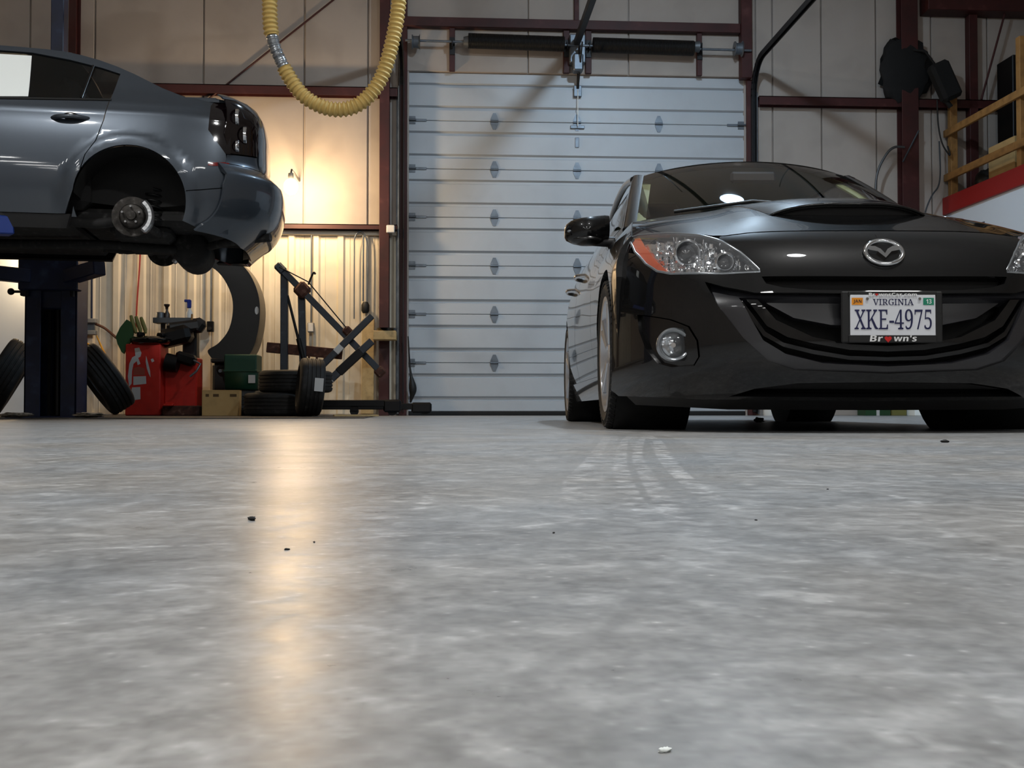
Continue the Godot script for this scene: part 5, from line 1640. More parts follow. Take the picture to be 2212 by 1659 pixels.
	# pull cord bag at the foot of the door track
	tag(obj("cord_bundle", MB.new().tube(spline([Vector3(-0.48, 0.98, WZ + 0.16), Vector3(-0.455, 0.6, WZ + 0.17), Vector3(-0.43, 0.42, WZ + 0.18), Vector3(-0.42, 0.30, WZ + 0.18), Vector3(-0.45, 0.16, WZ + 0.17)], 6), [0.008, 0.008, 0.009, 0.009, 0.010, 0.010, 0.011, 0.013, 0.015, 0.018, 0.022, 0.028, 0.034, 0.040, 0.044, 0.046, 0.047, 0.046, 0.044, 0.038, 0.030, 0.024, 0.018, 0.014, 0.01], 8), M.cord_black), "black cord bundled at the foot of the overhead door track", "cord")


func lumpy(center: Vector3, r: Vector3, seed_: int, amp: float, seg := 28, rings := 18, bs := Basis()) -> MB:
	var f := FastNoiseLite.new()
	f.seed = seed_
	f.frequency = 1.1
	var b := MB.new()
	var p := func(i: int, s: int) -> Vector3:
		var th := PI * i / rings
		var ph := TAU * (s % seg) / seg
		var d := Vector3(sin(th) * cos(ph), cos(th), sin(th) * sin(ph))
		return center + bs * (d * r * (1.0 + amp * f.get_noise_3d(d.x * 1.6, d.y * 1.6, d.z * 1.6)))
	for i in rings:
		for s in seg:
			var q := [p.call(i, s), p.call(i, s + 1), p.call(i + 1, s + 1), p.call(i + 1, s)]
			var nn := []
			for e in q:
				nn.append((e - center) / (r * r))
			b.quadn(q[0], q[1], q[2], q[3], bs * (bs.inverse() * nn[0]), nn[1], nn[2], nn[3])
	return b


# a loose tyre about its own y axis, the middle at its origin
func loose_tyre(label: String, r: float, w: float, where: Transform3D) -> Node3D:
	var t := thing("loose_tyre", label, "tyre")
	t.transform = where
	var h := w / 2
	var rim := r * 0.60
	var prof := [V(rim, -h * 0.55), V(rim - 0.004, -h * 0.72), V(rim + 0.012, -h * 0.80), V(r * 0.72, -h), V(r - 0.04, -h * 0.97), V(r - 0.014, -h * 0.88), V(r - 0.003, -h * 0.74)]
	for g in [-0.48, -0.16, 0.16, 0.48]:
		prof.append_array([V(r, h * g - 0.008), V(r - 0.009, h * g - 0.005), V(r - 0.009, h * g + 0.005), V(r, h * g + 0.008)])
	prof.append_array([V(r - 0.003, h * 0.74), V(r - 0.014, h * 0.88), V(r - 0.04, h * 0.97), V(r * 0.72, h), V(rim + 0.012, h * 0.80), V(rim - 0.004, h * 0.72), V(rim, h * 0.55)])
	obj("carcass", MB.new().lathe(prof, Transform3D(), 48), M.tyre_rubber, t)
	obj("lining", MB.new().lathe([V(rim, h * 0.55), V(r - 0.05, h * 0.7), V(r - 0.025, 0.0), V(r - 0.05, -h * 0.7), V(rim, -h * 0.55)], Transform3D(), 36), M.black_rubber, t)
	return t


# ---------------------------------------------------------------- machines and stores along the liner
func workshop_clutter() -> void:
	var mh := 0.008
	tag(obj("rubber_mat", MB.new().prism(PackedVector2Array([V(-6.4, 8.25), V(-0.72, 9.35), V(-0.82, 13.0), V(-6.4, 13.0)]), mh, Transform3D(Basis(Vector3(1, 0, 0), Vector3(0, 0, -1), Vector3(0, 1, 0)), Vector3.ZERO)), M.mat_rubber), "thin dark brown floor mat spread along the ribbed liner wall", "mat")
	# ---- tyre changer
	var t := thing("tyre_changer", "red tyre changer with black turntable and torn white stickers on its side", "tyre changer")
	obj("cabinet", MB.new().span(Vector3(-3.535, mh, -12.30), Vector3(-3.155, 0.80, -11.95), 0.012), M.machine_red, t)
	obj("side_body", MB.new().span(Vector3(-3.155, 0.03, -12.42), Vector3(-2.80, 0.66, -12.12), 0.012), M.machine_red, t)
	obj("foot_step", MB.new().span(Vector3(-3.14, mh, -12.42), Vector3(-2.76, 0.12, -11.98), 0.01), M.rust, t)
	obj("kick_pedal", MB.new().box(Vector3(-3.05, 0.135, -11.93), Vector3(0.10, 0.02, 0.12), 0.004, Basis(Vector3.RIGHT, 0.2)), M.machine_red, t)
	obj("turntable", MB.new().lathe([V(0, 0), V(0.20, 0.0), V(0.235, 0.03), V(0.235, 0.06), V(0.20, 0.085), V(0.07, 0.095), V(0, 0.095)], Transform3D(Basis(), Vector3(-3.30, 0.80, -12.10)), 36), M.gloss_black, t)
	for k in 4:
		var a := TAU * k / 4.0 + 0.5
		obj("jaw", MB.new().box(Vector3(-3.30 + cos(a) * 0.15, 0.91, -12.10 + sin(a) * 0.15), Vector3(0.09, 0.04, 0.05), 0.008, Basis(Vector3.UP, -a)), M.dark_steel, t)
	obj("pivot_housing", MB.new().box(Vector3(-3.05, 0.90, -12.20), Vector3(0.36, 0.20, 0.26), 0.05, Basis(Vector3(0, 0, 1), 0.25)), M.dark_steel, t)
	obj("tower", MB.new().span(Vector3(-3.02, 0.62, -12.52), Vector3(-2.86, 1.12, -12.36), 0.02), M.black_plastic, t)
	obj("swing_arm", MB.new().bar(Vector3(-3.14, 0.98, -12.16), Vector3(-2.79, 1.04, -12.28), 0.13, 0.11, 0.03).box(Vector3(-2.82, 1.03, -12.28), Vector3(0.15, 0.17, 0.13), 0.04, Basis(Vector3(0, 0, 1), -0.6)), M.black_plastic, t)
	obj("motor", MB.new().cyl(Vector3(-3.11, 0.60, -12.02), Vector3(-2.98, 0.58, -12.02), 0.105, 0.095, 18), M.dark_steel, t)
	obj("gearbox", MB.new().box(Vector3(-2.90, 0.64, -12.04), Vector3(0.22, 0.13, 0.16), 0.03, Basis(Vector3(0, 0, 1), -0.3)), M.dark_steel, t)
	obj("pry_lever", MB.new().tube([Vector3(-2.80, 0.62, -11.98), Vector3(-2.72, 0.58, -11.95), Vector3(-2.76, 0.50, -11.94), Vector3(-2.83, 0.44, -11.94)], 0.012, 8), M.galvanised, t)
	obj("tool_tray", MB.new().span(Vector3(-3.33, 1.06, -12.48), Vector3(-2.90, 1.075, -12.28), 0.003).span(Vector3(-3.33, 1.06, -12.29), Vector3(-2.90, 1.12, -12.28), 0.002).span(Vector3(-3.33, 1.06, -12.48), Vector3(-2.90, 1.12, -12.47), 0.002).span(Vector3(-3.33, 1.06, -12.48), Vector3(-3.32, 1.12, -12.28), 0.002).span(Vector3(-2.91, 1.06, -12.48), Vector3(-2.90, 1.12, -12.28), 0.002), M.grey_metal, t)
	obj("tray_post", MB.new().span(Vector3(-3.28, 0.80, -12.46), Vector3(-3.23, 1.06, -12.42), 0.004), M.grey_metal, t)
	obj("control_panel", MB.new().box(Vector3(-3.06, 1.02, -12.25), Vector3(0.22, 0.07, 0.02), 0.004, Basis(Vector3.RIGHT, -0.3)), M.grey_metal, t)
	obj("red_button", MB.new().box(Vector3(-3.05, 1.035, -12.235), Vector3(0.07, 0.035, 0.012), 0.003, Basis(Vector3.RIGHT, -0.3)), M.print_red, t)
	# torn stickers on the cabinet's face
	var st := [
		PackedVector2Array([V(0.10, 0.75), V(0.15, 0.76), V(0.175, 0.70), V(0.165, 0.66), V(0.14, 0.645), V(0.165, 0.58), V(0.135, 0.565), V(0.125, 0.61), V(0.09, 0.58), V(0.075, 0.50), V(0.07, 0.36), V(0.045, 0.33), V(0.03, 0.44), V(0.045, 0.58), V(0.075, 0.65), V(0.11, 0.67)]),
		PackedVector2Array([V(0.09, 0.44), V(0.225, 0.445), V(0.23, 0.36), V(0.09, 0.345)]),
		PackedVector2Array([V(0.075, 0.32), V(0.165, 0.325), V(0.168, 0.19), V(0.10, 0.18), V(0.07, 0.26)]),
		PackedVector2Array([V(0.225, 0.67), V(0.245, 0.60), V(0.27, 0.50), V(0.275, 0.43), V(0.255, 0.47), V(0.235, 0.53), V(0.222, 0.60)]),
		PackedVector2Array([V(0.275, 0.63), V(0.30, 0.64), V(0.315, 0.61), V(0.29, 0.595)]),
	]
	for s in st:
		obj("sticker", MB.new().prism(s, 0.0015, Transform3D(Basis(), Vector3(-3.535, 0.0, -11.9502))), M.sticker, t)
	obj("faded_sticker", MB.new().prism(PackedVector2Array([V(0.09, 0.53), V(0.14, 0.55), V(0.21, 0.53), V(0.215, 0.455), V(0.09, 0.455)]), 0.001, Transform3D(Basis(), Vector3(-3.535, 0.0, -11.9501))), M.faded_pink, t)
	# gloves draped over its corner
	var g := thing("work_glove", "green and olive work glove draped over the edge of the tyre changer", "glove")
	obj("cuff", MB.new().prism(PackedVector2Array([V(-3.53, 1.07), V(-3.60, 0.98), V(-3.645, 0.88), V(-3.625, 0.80), V(-3.58, 0.71), V(-3.555, 0.69), V(-3.53, 0.76), V(-3.47, 0.84), V(-3.45, 0.95), V(-3.48, 1.04)]), 0.035, Transform3D(Basis(), Vector3(0, 0, -12.0))), M.leaf_green, g)
	for k in 3:
		obj("finger", MB.new().tube([Vector3(-3.50 + 0.055 * k, 1.115 - 0.01 * k, -12.03), Vector3(-3.475 + 0.055 * k, 1.04, -12.0), Vector3(-3.44 + 0.055 * k, 0.96, -11.98), Vector3(-3.425 + 0.05 * k, 0.92, -11.97)], [0.018, 0.024, 0.023, 0.016], 8), M.olive, g)
	# bottles in its tray
	var sp := thing("spray_bottle", "white spray bottle with blue top in the tyre changer's tray", "bottle", Vector3(-2.945, 1.076, -12.38))
	obj("bottle_body", MB.new().lathe([V(0, 0), V(0.036, 0), V(0.038, 0.02), V(0.036, 0.11), V(0.018, 0.15), V(0.014, 0.16)], Transform3D(), 16), M.bottle_white, sp)
	obj("trigger_head", MB.new().box(Vector3(-0.005, 0.21, 0), Vector3(0.05, 0.10, 0.035), 0.01).box(Vector3(-0.035, 0.245, 0), Vector3(0.05, 0.03, 0.025), 0.006), M.bottle_blue, sp)
	var br := thing("brown_bottle", "small dark brown bottle with flared cap in the tyre changer's tray", "bottle", Vector3(-3.20, 1.076, -12.38))
	obj("bottle_body", MB.new().lathe([V(0, 0), V(0.036, 0), V(0.038, 0.02), V(0.036, 0.09), V(0.014, 0.13), V(0.014, 0.15)], Transform3D(), 16), M.brown_bottle, br)
	obj("cap", MB.new().lathe([V(0.016, 0.15), V(0.018, 0.17), V(0.033, 0.19), V(0.033, 0.205), V(0, 0.205)], Transform3D(), 14), M.brown_bottle, br)
	tag(obj("grease_tin", MB.new().lathe([V(0, 0), V(0.045, 0), V(0.045, 0.105), V(0.041, 0.11), V(0, 0.11)], Transform3D(Basis(), Vector3(-3.27, 1.076, -12.36)), 18), M.grey_metal), "grey tin standing at the end of the tyre changer's tray", "tin")
	tag(obj("brush_stick", MB.new().bar(Vector3(-2.90, 0.90, -12.25), Vector3(-2.885, 1.16, -12.25), 0.02, 0.015), M.pine), "short pale wooden stick standing beside the tyre changer's tower", "stick")

	# ---- wheel balancer with its round guard
	var w := thing("wheel_balancer", "black wheel balancer with a large curved wheel guard standing open", "wheel balancer")
	obj("body", MB.new().span(Vector3(-2.74, mh, -13.05), Vector3(-2.36, 0.62, -12.62), 0.03), M.black_plastic, w)
	obj("weight_tray", MB.new().span(Vector3(-2.75, 0.62, -13.08), Vector3(-2.34, 0.68, -12.58), 0.015), M.black_plastic, w)
	obj("spindle", MB.new().cyl(Vector3(-2.60, 0.52, -12.62), Vector3(-2.60, 0.52, -12.40), 0.02, -1, 12), M.galvanised, w)
	var cres := PackedVector2Array()
	for p in spline([V(-2.815, 1.80), V(-2.66, 1.815), V(-2.511, 1.822), V(-2.40, 1.785), V(-2.249, 1.635), V(-2.15, 1.43), V(-2.116, 1.212), V(-2.14, 0.95), V(-2.217, 0.72), V(-2.36, 0.62)], 5):
		cres.append(p)
	for p in spline([V(-2.66, 0.66), V(-2.70, 0.745), V(-2.58, 0.83), V(-2.47, 0.98), V(-2.425, 1.18), V(-2.44, 1.37), V(-2.53, 1.56), V(-2.65, 1.68), V(-2.815, 1.735)], 5):
		cres.append(p)
	obj("guard_side", MB.new().prism(cres, 0.02, Transform3D(Basis(), Vector3(0, 0, -12.24))), M.guard_black, w)
	var rim_pts := spline([V(-2.815, 1.80), V(-2.66, 1.815), V(-2.511, 1.822), V(-2.40, 1.785), V(-2.249, 1.635), V(-2.15, 1.43), V(-2.116, 1.212), V(-2.14, 0.95), V(-2.217, 0.72), V(-2.36, 0.62)], 5)
	var band := MB.new()
	for k in rim_pts.size() - 1:
		var a: Vector2 = rim_pts[k]
		var b: Vector2 = rim_pts[k + 1]
		var nn := Vector3((a - b).y, -(a - b).x, 0).normalized()
		if nn.dot(Vector3(a.x + 2.7, a.y - 1.2, 0)) < 0:
			nn = -nn
		for o in [0.0, 0.015]:
			var off: Vector3 = -nn * o
			var sgn := 1.0 if o == 0.0 else -1.0
			band.quad(Vector3(a.x, a.y, -12.58) + off, Vector3(b.x, b.y, -12.58) + off, Vector3(b.x, b.y, -12.20) + off, Vector3(a.x, a.y, -12.20) + off, nn * sgn)
		band.quad(Vector3(a.x, a.y, -12.20), Vector3(b.x, b.y, -12.20), Vector3(b.x, b.y, -12.20) - nn * 0.015, Vector3(a.x, a.y, -12.20) - nn * 0.015, Vector3(0, 0, 1))
	obj("guard_band", band, M.guard_black, w)
	obj("guard_arm", MB.new().bar(Vector3(-2.45, 0.62, -12.5), Vector3(-2.38, 0.78, -12.4), 0.05, 0.05), M.black_plastic, w)
	obj("maker_badge", MB.new().prism(ellipse(0.022, 0.045, 24), 0.003, Transform3D(Basis(), Vector3(-2.155, 1.20, -12.219))), M.sticker, w)

	# ---- boxes
	var bx := thing("cardboard_box", "closed brown cardboard box on the floor before the wheel balancer", "box", Vector3(-2.43, mh, -11.70), 0.10)
	obj("carton", MB.new().span(Vector3(-0.195, 0, -0.13), Vector3(0.195, 0.272, 0.13), 0.004), M.cardboard, bx)
	obj("flap", MB.new().span(Vector3(-0.196, 0.272, 0.004), Vector3(0.196, 0.277, 0.13), 0.001), M.cardboard_flap, bx)
	obj("flap", MB.new().span(Vector3(-0.196, 0.272, -0.13), Vector3(0.196, 0.277, -0.004), 0.001), M.cardboard_flap, bx)
	for p in [[-0.14, 0.035], [-0.05, 0.06], [0.13, 0.07]]:
		obj("printed_mark", MB.new().span(Vector3(p[0] - p[1] / 2, 0.205, 0.13), Vector3(p[0] + p[1] / 2, 0.235, 0.1305)), M.print_brown, bx)
	var under := loose_tyre("black tyre lying flat under the green crate", 0.33, 0.28, Transform3D(Basis(), Vector3(-2.34, mh + 0.14, -12.18)))
	var cr := thing("plastic_crate", "dark green lidded plastic crate standing on a flat tyre", "crate", Vector3(-2.285, mh + 0.281, -12.12))
	obj("tub", MB.new().lathe([V(0.0, 0.0), V(0.215, 0.0), V(0.235, 0.02), V(0.245, 0.21), V(0.245, 0.215), V(0.0, 0.215)], Transform3D(Basis(Vector3.UP, PI / 4)), 4), M.green_plastic, cr)
	obj("lid", MB.new().span(Vector3(-0.178, 0.215, -0.178), Vector3(0.178, 0.40, 0.178), 0.012), M.green_plastic, cr)
	obj("lid_lip", MB.new().span(Vector3(-0.185, 0.205, -0.185), Vector3(0.185, 0.228, 0.185), 0.005), M.green_plastic, cr)
	obj("label_sheet", MB.new().span(Vector3(0.09, 0.08, 0.168), Vector3(0.165, 0.17, 0.182), 0.001), M.sticker, cr)

	# ---- tyres
	loose_tyre("big black tyre lying flat at the bottom of the tyre stack", 0.40, 0.245, Transform3D(Basis(), Vector3(-1.74, mh + 0.123, -11.42)))
	loose_tyre("big black tyre lying flat on top of the tyre stack", 0.385, 0.235, Transform3D(Basis(), Vector3(-1.60, mh + 0.364, -11.42)))
	var up := loose_tyre("black tyre standing on edge beside the stack with a white label on its tread", 0.285, 0.25, Transform3D(Basis(Vector3.UP, 0.22) * Basis(Vector3(0, 0, 1), -PI / 2 - 0.08), Vector3(-1.36, mh + 0.295, -10.72)))
	obj("paper_label", MB.new().box(Vector3(-0.02, 0.055, 0.2865), Vector3(0.13, 0.085, 0.003), 0.0, Basis(Vector3.UP, -0.07)), M.sticker, up)
	loose_tyre("black tyre leaning back against the inner foot of the lift column", 0.345, 0.25, Transform3D(Basis(Vector3.UP, 0.42) * Basis(Vector3(0, 0, 1), -PI / 2 + 0.60), Vector3(-3.23, mh + 0.356, -10.25)))
	loose_tyre("black tyre leaning on the outer side of the lift column beside the white door", 0.36, 0.26, Transform3D(Basis(Vector3(0, 1, 0), 0.35) * Basis(Vector3(0, 0, 1), PI / 2 - 0.50), Vector3(-4.13, mh + 0.379, -10.25)))

	# ---- folded engine hoist
	var h := thing("engine_hoist", "folded slate blue engine hoist with crossed legs and rusty cross bar", "engine hoist")
	var z := -12.5
	obj("mast", MB.new().bar(Vector3(-1.884, 0.12, z), Vector3(-1.888, 1.66, z), 0.085, 0.085, 0.006), M.hoist_blue, h)
	obj("boom", MB.new().bar(Vector3(-1.955, 1.745, z + 0.06), Vector3(-0.765, 0.51, z + 0.06), 0.075, 0.07, 0.006), M.hoist_blue, h)
	obj("boom_head", MB.new().box(Vector3(-1.925, 1.71, z + 0.06), Vector3(0.13, 0.10, 0.10), 0.02, Basis(Vector3(0, 0, 1), -0.8)), M.hoist_blue, h)
	obj("strut", MB.new().bar(Vector3(-1.655, 0.12, z), Vector3(-1.692, 1.45, z), 0.08, 0.075, 0.006), M.hoist_blue, h)
	obj("pivot_plate", MB.new().box(Vector3(-1.675, 1.46, z + 0.07), Vector3(0.16, 0.17, 0.11), 0.03, Basis(Vector3(0, 0, 1), -0.8)), M.rust, h)
	obj("pivot_plate", MB.new().box(Vector3(-1.15, 0.985, z + 0.07), Vector3(0.10, 0.10, 0.11), 0.02, Basis(Vector3(0, 0, 1), -0.8)), M.rust, h)
	obj("ram", MB.new().cyl(Vector3(-1.85, 1.40, z + 0.02), Vector3(-1.70, 0.80, z + 0.02), 0.016, -1, 10).cyl(Vector3(-1.72, 0.90, z + 0.02), Vector3(-1.60, 0.40, z + 0.02), 0.032, -1, 12), M.dark_steel, h)
	obj("support_chain", MB.new().tube([Vector3(-1.93, 1.72, z + 0.11), Vector3(-1.60, 1.55, z + 0.11), Vector3(-1.17, 1.03, z + 0.11)], 0.007, 6), M.dark_steel, h)
	obj("folded_leg", MB.new().bar(Vector3(-1.46, 0.555, z + 0.14), Vector3(-0.865, 1.16, z + 0.14), 0.075, 0.06, 0.006), M.hoist_blue, h)
	obj("folded_leg", MB.new().bar(Vector3(-1.36, 0.39, z + 0.20), Vector3(-0.86, 0.865, z + 0.20), 0.085, 0.06, 0.006), M.hoist_blue, h)
	obj("leg_sleeve", MB.new().bar(Vector3(-1.24, 0.50, z + 0.20), Vector3(-0.98, 0.745, z + 0.20), 0.10, 0.075, 0.006), M.dark_steel, h)
	obj("end_cap", MB.new().bar(Vector3(-1.37, 0.385, z + 0.20), Vector3(-1.32, 0.43, z + 0.20), 0.088, 0.062, 0.004), M.sticker, h)
	obj("end_cap", MB.new().bar(Vector3(-1.28, 0.735, z + 0.14), Vector3(-1.21, 0.81, z + 0.14), 0.078, 0.062, 0.004), M.sticker, h)
	obj("cross_bar", MB.new().bar(Vector3(-2.09, 0.80, z - 0.02), Vector3(-1.22, 0.72, z - 0.02), 0.12, 0.06, 0.006), M.rust, h)
	for k in 3:
		obj("bolt", MB.new().cyl(Vector3(-1.60 + 0.09 * k, 0.70, z + 0.02), Vector3(-1.60 + 0.09 * k, 0.60, z + 0.02), 0.013, -1, 8), M.rust, h)
	obj("boom_hook", MB.new().tube(spline([Vector3(-1.60, 1.52, z + 0.1), Vector3(-1.57, 1.60, z + 0.1), Vector3(-1.54, 1.66, z + 0.1), Vector3(-1.52, 1.64, z + 0.1)], 4), 0.012, 8), M.dark_steel, h)
	obj("boom_foot", MB.new().box(Vector3(-0.775, 0.515, z + 0.06), Vector3(0.11, 0.12, 0.09), 0.02, Basis(Vector3(0, 0, 1), -0.8)), M.rust, h)
	obj("base_leg", MB.new().span(Vector3(-1.95, 0.11, z + 0.26), Vector3(-0.60, 0.185, z + 0.36), 0.006), M.dark_steel, h)
	obj("base_leg", MB.new().span(Vector3(-1.95, 0.075, z - 0.22), Vector3(-0.24, 0.15, z - 0.12), 0.006), M.dark_steel, h)
	obj("base_bar", MB.new().span(Vector3(-2.0, 0.08, z - 0.25), Vector3(-1.86, 0.18, z + 0.38), 0.006), M.dark_steel, h)
	for c in [[-0.62, z + 0.31, 0.055], [-1.05, z + 0.31, 0.05], [-0.26, z - 0.17, 0.05], [-1.93, z + 0.31, 0.05], [-1.93, z - 0.17, 0.05]]:
		var cs := obj("caster", MB.new().cyl(Vector3(c[0], c[2] + mh, c[1] - 0.02), Vector3(c[0], c[2] + mh, c[1] + 0.02), c[2], -1, 20), M.black_rubber, h)
		obj("fork", MB.new().span(Vector3(c[0] - 0.04, 0.06, c[1] - 0.03), Vector3(c[0] + 0.04, 0.13, c[1] - 0.022)).span(Vector3(c[0] - 0.04, 0.06, c[1] + 0.022), Vector3(c[0] + 0.04, 0.13, c[1] + 0.03)), M.dark_steel, cs)
	obj("leg_end", MB.new().span(Vector3(-0.72, 0.045, z + 0.25), Vector3(-0.52, 0.19, z + 0.37), 0.02), M.dark_steel, h)
	obj("leg_end", MB.new().span(Vector3(-0.42, 0.035, z - 0.23), Vector3(-0.18, 0.16, z - 0.11), 0.02), M.dark_steel, h)
	tag(obj("plywood_offcut", MB.new().box(Vector3(-0.92, mh + 0.009, -10.85), Vector3(0.44, 0.016, 0.30), 0.002, Basis(Vector3.UP, 0.15)), M.plywood), "thin plywood offcut lying on the mat before the engine hoist", "board")
	for s in [[-3.55, -9.05, 3, "crumpled pale rag lying at the outer foot of the lift column"], [-2.98, -9.12, 9, "crumpled pale rag lying at the inner foot of the lift column"]]:
		tag(obj("shop_rag", lumpy(Vector3(s[0], 0.034, s[1]), Vector3(0.12, 0.018, 0.06), s[2], 0.9), M.rag), s[3], "rag")

	# ---- stores along the wall behind the black car
	var wb := thing("white_carton", "white carton standing at the far wall behind the black car's outer wheel", "box", Vector3(5.95, 0, -12.9))
	obj("carton", MB.new().span(Vector3(-0.22, 0, -0.16), Vector3(0.22, 0.36, 0.16), 0.004), M.paper, wb)
	obj("lid", MB.new().span(Vector3(-0.225, 0.36, -0.165), Vector3(0.225, 0.39, 0.165), 0.004), M.paper, wb)
	var gc := thing("green_carton", "green case of oil standing at the far wall behind the black car", "box", Vector3(5.33, 0, -13.02))
	obj("carton", MB.new().span(Vector3(-0.16, 0, -0.13), Vector3(0.16, 0.30, 0.13), 0.004), M.case_green, gc)
	obj("tape", MB.new().span(Vector3(-0.02, 0.001, 0.13), Vector3(0.02, 0.30, 0.131)), M.sticker, gc)
	var oc := thing("olive_carton", "olive brown carton standing beside the green case of oil", "box", Vector3(5.62, 0, -13.05))
	obj("carton", MB.new().span(Vector3(-0.10, 0, -0.1), Vector3(0.10, 0.26, 0.1), 0.004), M.olive, oc)
	obj("flap", MB.new().span(Vector3(-0.10, 0.26, -0.1), Vector3(0.10, 0.264, 0.1), 0.001), M.olive, oc)
	var jugs := [[4.02, "white plastic jug at the far wall beside the overhead door jamb"], [4.22, "white plastic jug between two others at the far wall"], [4.42, "white plastic jug standing furthest from the overhead door jamb"]]
	for k in 3:
		var j := thing("plastic_jug", jugs[k][1], "jug", Vector3(jugs[k][0], 0, -13.05), 0.0, "plastic jugs at the far wall")
		obj("jug_body", MB.new().lathe([V(0, 0), V(0.08, 0), V(0.085, 0.02), V(0.085, 0.18), V(0.04, 0.25), V(0.025, 0.26)], Transform3D(), 18), M.bottle_white, j)
		obj("cap", MB.new().cyl(Vector3(0, 0.26, 0), Vector3(0, 0.29, 0), 0.026, -1, 12), M.trim_red, j)


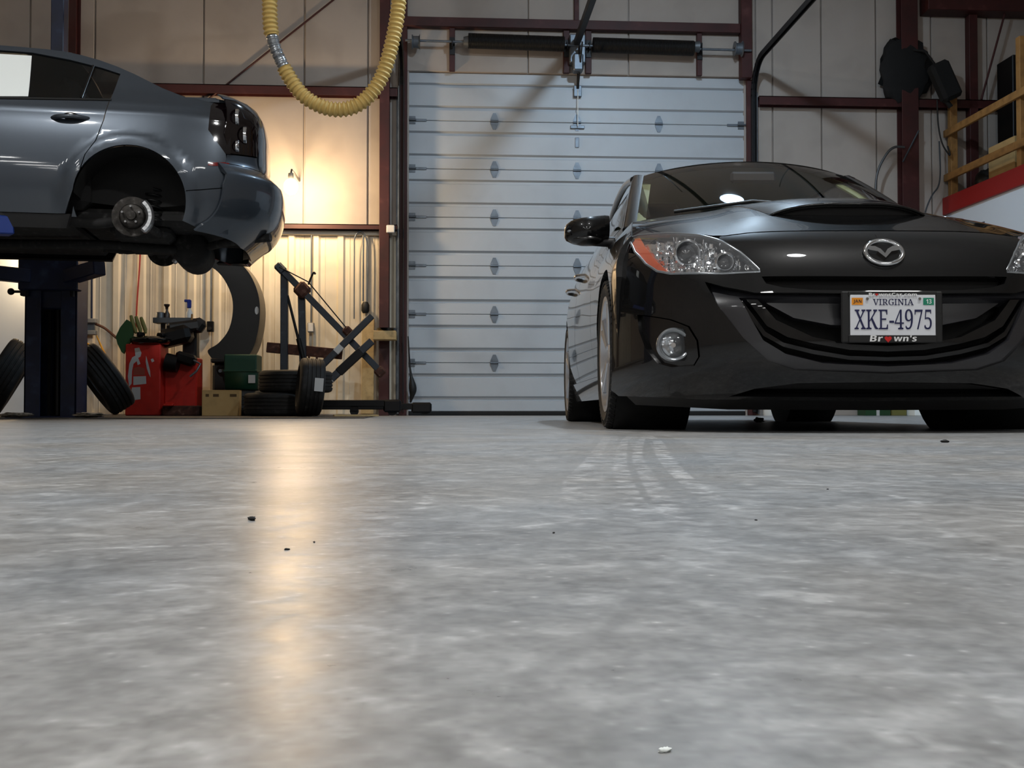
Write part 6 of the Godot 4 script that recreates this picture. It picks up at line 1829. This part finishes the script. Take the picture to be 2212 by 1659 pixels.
# ---------------------------------------------------------------- office block with a railed deck
func mezzanine() -> void:
	var ox := 6.42
	var wall := MB.new()
	wall.span(Vector3(ox, 0, -12.32), Vector3(X1, 2.58, -7.4))
	wall.span(Vector3(ox, 0, -13.32), Vector3(X1, 1.72, -12.32))
	wall.span(Vector3(ox, 2.33, -13.32), Vector3(X1, 2.58, -12.32))
	wall.span(Vector3(ox, 1.72, -13.32), Vector3(X1, 2.33, -12.92))
	var ws := struct("wall_office", wall, M.office_white, "white office block with a red trimmed deck above")
	obj("window_recess", MB.new().span(Vector3(ox + 0.10, 1.72, -12.92), Vector3(ox + 0.12, 2.33, -12.32)), M.dark_glass, ws)
	obj("window_bar", MB.new().span(Vector3(ox + 0.02, 1.72, -12.63), Vector3(ox + 0.09, 2.33, -12.59), 0.004), M.office_white, ws)
	obj("red_fascia", MB.new().span(Vector3(ox - 0.04, 2.58, -13.32), Vector3(ox, 2.80, -7.4), 0.004), M.trim_red, ws)
	obj("deck_board", MB.new().span(Vector3(ox, 2.58, -13.32), Vector3(X1, 2.74, -7.4), 0.004), M.pine, ws)
	var r := thing("deck_railing", "raw pine post and rail guard on the deck above the office", "railing")
	for z in [-13.20, -11.55, -9.9, -8.3]:
		obj("post", MB.new().span(Vector3(ox + 0.0, 2.80, z - 0.045), Vector3(ox + 0.09, 4.28, z + 0.045), 0.004), M.pine, r)
	for y in [3.05, 3.62]:
		obj("rail", MB.new().span(Vector3(ox - 0.04, y - 0.045, -13.28), Vector3(ox, y + 0.045, -8.2), 0.004), M.pine, r)
	obj("post_board", MB.new().span(Vector3(ox + 0.10, 2.80, -11.50), Vector3(ox + 0.30, 4.6, -11.46), 0.004), M.pine, r)
	tag(obj("deck_carton", MB.new().span(Vector3(6.62, 2.741, -12.6), Vector3(7.2, 3.28, -12.0), 0.006), M.cardboard), "large brown carton standing on the railed deck", "box")
	tag(obj("deck_sack", lumpy(Vector3(6.72, 2.91, -12.78), Vector3(0.17, 0.15, 0.15), 4, 0.3), M.black_plastic), "black sack slumped on the deck behind the carton", "sack")
	tag(obj("deck_block", MB.new().span(Vector3(6.95, 2.741, -13.0), Vector3(7.6, 4.45, -12.62), 0.01), M.dark_steel), "tall black block standing on the deck against the far wall", "cabinet")  # plain dark block at the back of the deck
	# red iron over the deck
	var wallb := get_node("wall_back")
	obj("steel_column", MB.new().span(Vector3(6.70, 2.74, WZ + 0.04), Vector3(6.81, 5.2, WZ + 0.16), 0.004), M.red_iron, wallb)
	obj("steel_beam", MB.new().span(Vector3(6.1, 5.16, WZ + 0.04), Vector3(X1, 5.42, WZ + 0.30), 0.006), M.red_iron, wallb)
	obj("brace_rod", MB.new().cyl(Vector3(6.83, 4.05, WZ + 0.2), Vector3(7.15, 5.16, WZ + 0.2), 0.014, -1, 8), M.red_iron, wallb)
	# things slung round the red column
	tag(obj("black_bag", lumpy(Vector3(5.85, 4.42, WZ + 0.15), Vector3(0.34, 0.42, 0.085), 21, 0.32), M.cloth_black), "lumpy black bag slung over the red steel column", "bag")
	var b2 := thing("black_case", "tilted black case hanging on the office side of the red steel column", "case")
	obj("shell", MB.new().box(Vector3(6.27, 4.22, WZ + 0.36), Vector3(0.26, 0.50, 0.18), 0.04, Basis(Vector3(0, 0, 1), 0.42)), M.cloth_black, b2)
	obj("strap", MB.new().tube([Vector3(6.15, 4.45, WZ + 0.34), Vector3(6.05, 4.62, WZ + 0.3), Vector3(5.93, 4.66, WZ + 0.22)], 0.015, 6), M.cloth_black, b2)
	obj("drain_spout", MB.new().cyl(Vector3(6.30, 3.98, WZ + 0.34), Vector3(6.36, 3.90, WZ + 0.34), 0.03, -1, 10), M.cloth_black, b2)
	tag(obj("hanging_cable", MB.new().tube(spline([Vector3(6.20, 4.0, WZ + 0.30), Vector3(6.22, 3.70, WZ + 0.28), Vector3(6.27, 3.45, WZ + 0.28), Vector3(6.37, 3.30, WZ + 0.28), Vector3(6.34, 3.42, WZ + 0.28)], 6), 0.011, 6), M.cord_black), "black cable with a loose end hanging below the tilted black case", "cable")
	tag(obj("hanging_cable", MB.new().tube(spline([Vector3(6.27, 3.50, WZ + 0.20), Vector3(6.28, 3.1, WZ + 0.20), Vector3(6.25, 2.92, WZ + 0.20), Vector3(6.16, 2.80, WZ + 0.22), Vector3(6.08, 2.62, WZ + 0.22), Vector3(6.02, 2.35, WZ + 0.22)], 6), 0.010, 6), M.cord_grey), "grey cable running down the wall beside the red steel column", "cable")
	tag(obj("bent_pipe", MB.new().tube(spline([Vector3(5.40, 2.60, WZ + 0.25), Vector3(5.43, 3.04, WZ + 0.25), Vector3(5.55, 3.30, WZ + 0.25), Vector3(5.66, 3.40, WZ + 0.25), Vector3(5.80, 3.41, WZ + 0.23)], 6), 0.016, 8), M.grey_metal), "grey pipe bent towards the red steel column above the black car", "pipe")
	tag(obj("grey_rod", MB.new().cyl(Vector3(5.775, 3.22, WZ + 0.235), Vector3(5.985, 3.62, WZ + 0.235), 0.011, -1, 8), M.cord_grey), "thin grey rod leaning across the face of the red steel column", "rod")


func small_debris() -> void:
	for s in [
		[-0.148, -0.824, 0.0042, 3, true, "black leaf-like chip lying on the bare concrete"],
		[0.054, -0.263, 0.0016, 5, false, "tiny white crumb on the concrete"],
		[0.073, -0.726, 0.0013, 6, true, "dark grain of grit on the concrete"],
		[-0.084, -0.685, 0.0012, 7, true, "dark grain of grit on the concrete"],
		[1.25, -2.61, 0.010, 8, true, "dark lump of grit on the concrete before the black car"],
		[-0.096, -0.65, 0.0016, 9, true, "dark grain of grit on the concrete"],
		[0.235, -0.80, 0.0012, 13, true, "dark grain of grit on the concrete"],
		[0.40, -1.10, 0.0014, 14, true, "dark grain of grit on the concrete"],
		[1.975, -6.639, 0.04, 10, true, "dark clump of dirt beneath the black car"]]:
		var r: float = s[2]
		var o := obj("grit_chip", lumpy(Vector3.ZERO, Vector3(r, r * 0.38, r * 0.6), s[3], 0.9, 12, 8, Basis(Vector3.UP, s[3] * 0.7)), M.cord_black if s[4] else M.paper)
		o.position = Vector3(s[0], r * 0.33, s[1])
		tag(o, s[5], "grit", "grit on the floor" if s[5].begins_with("dark grain") else "")
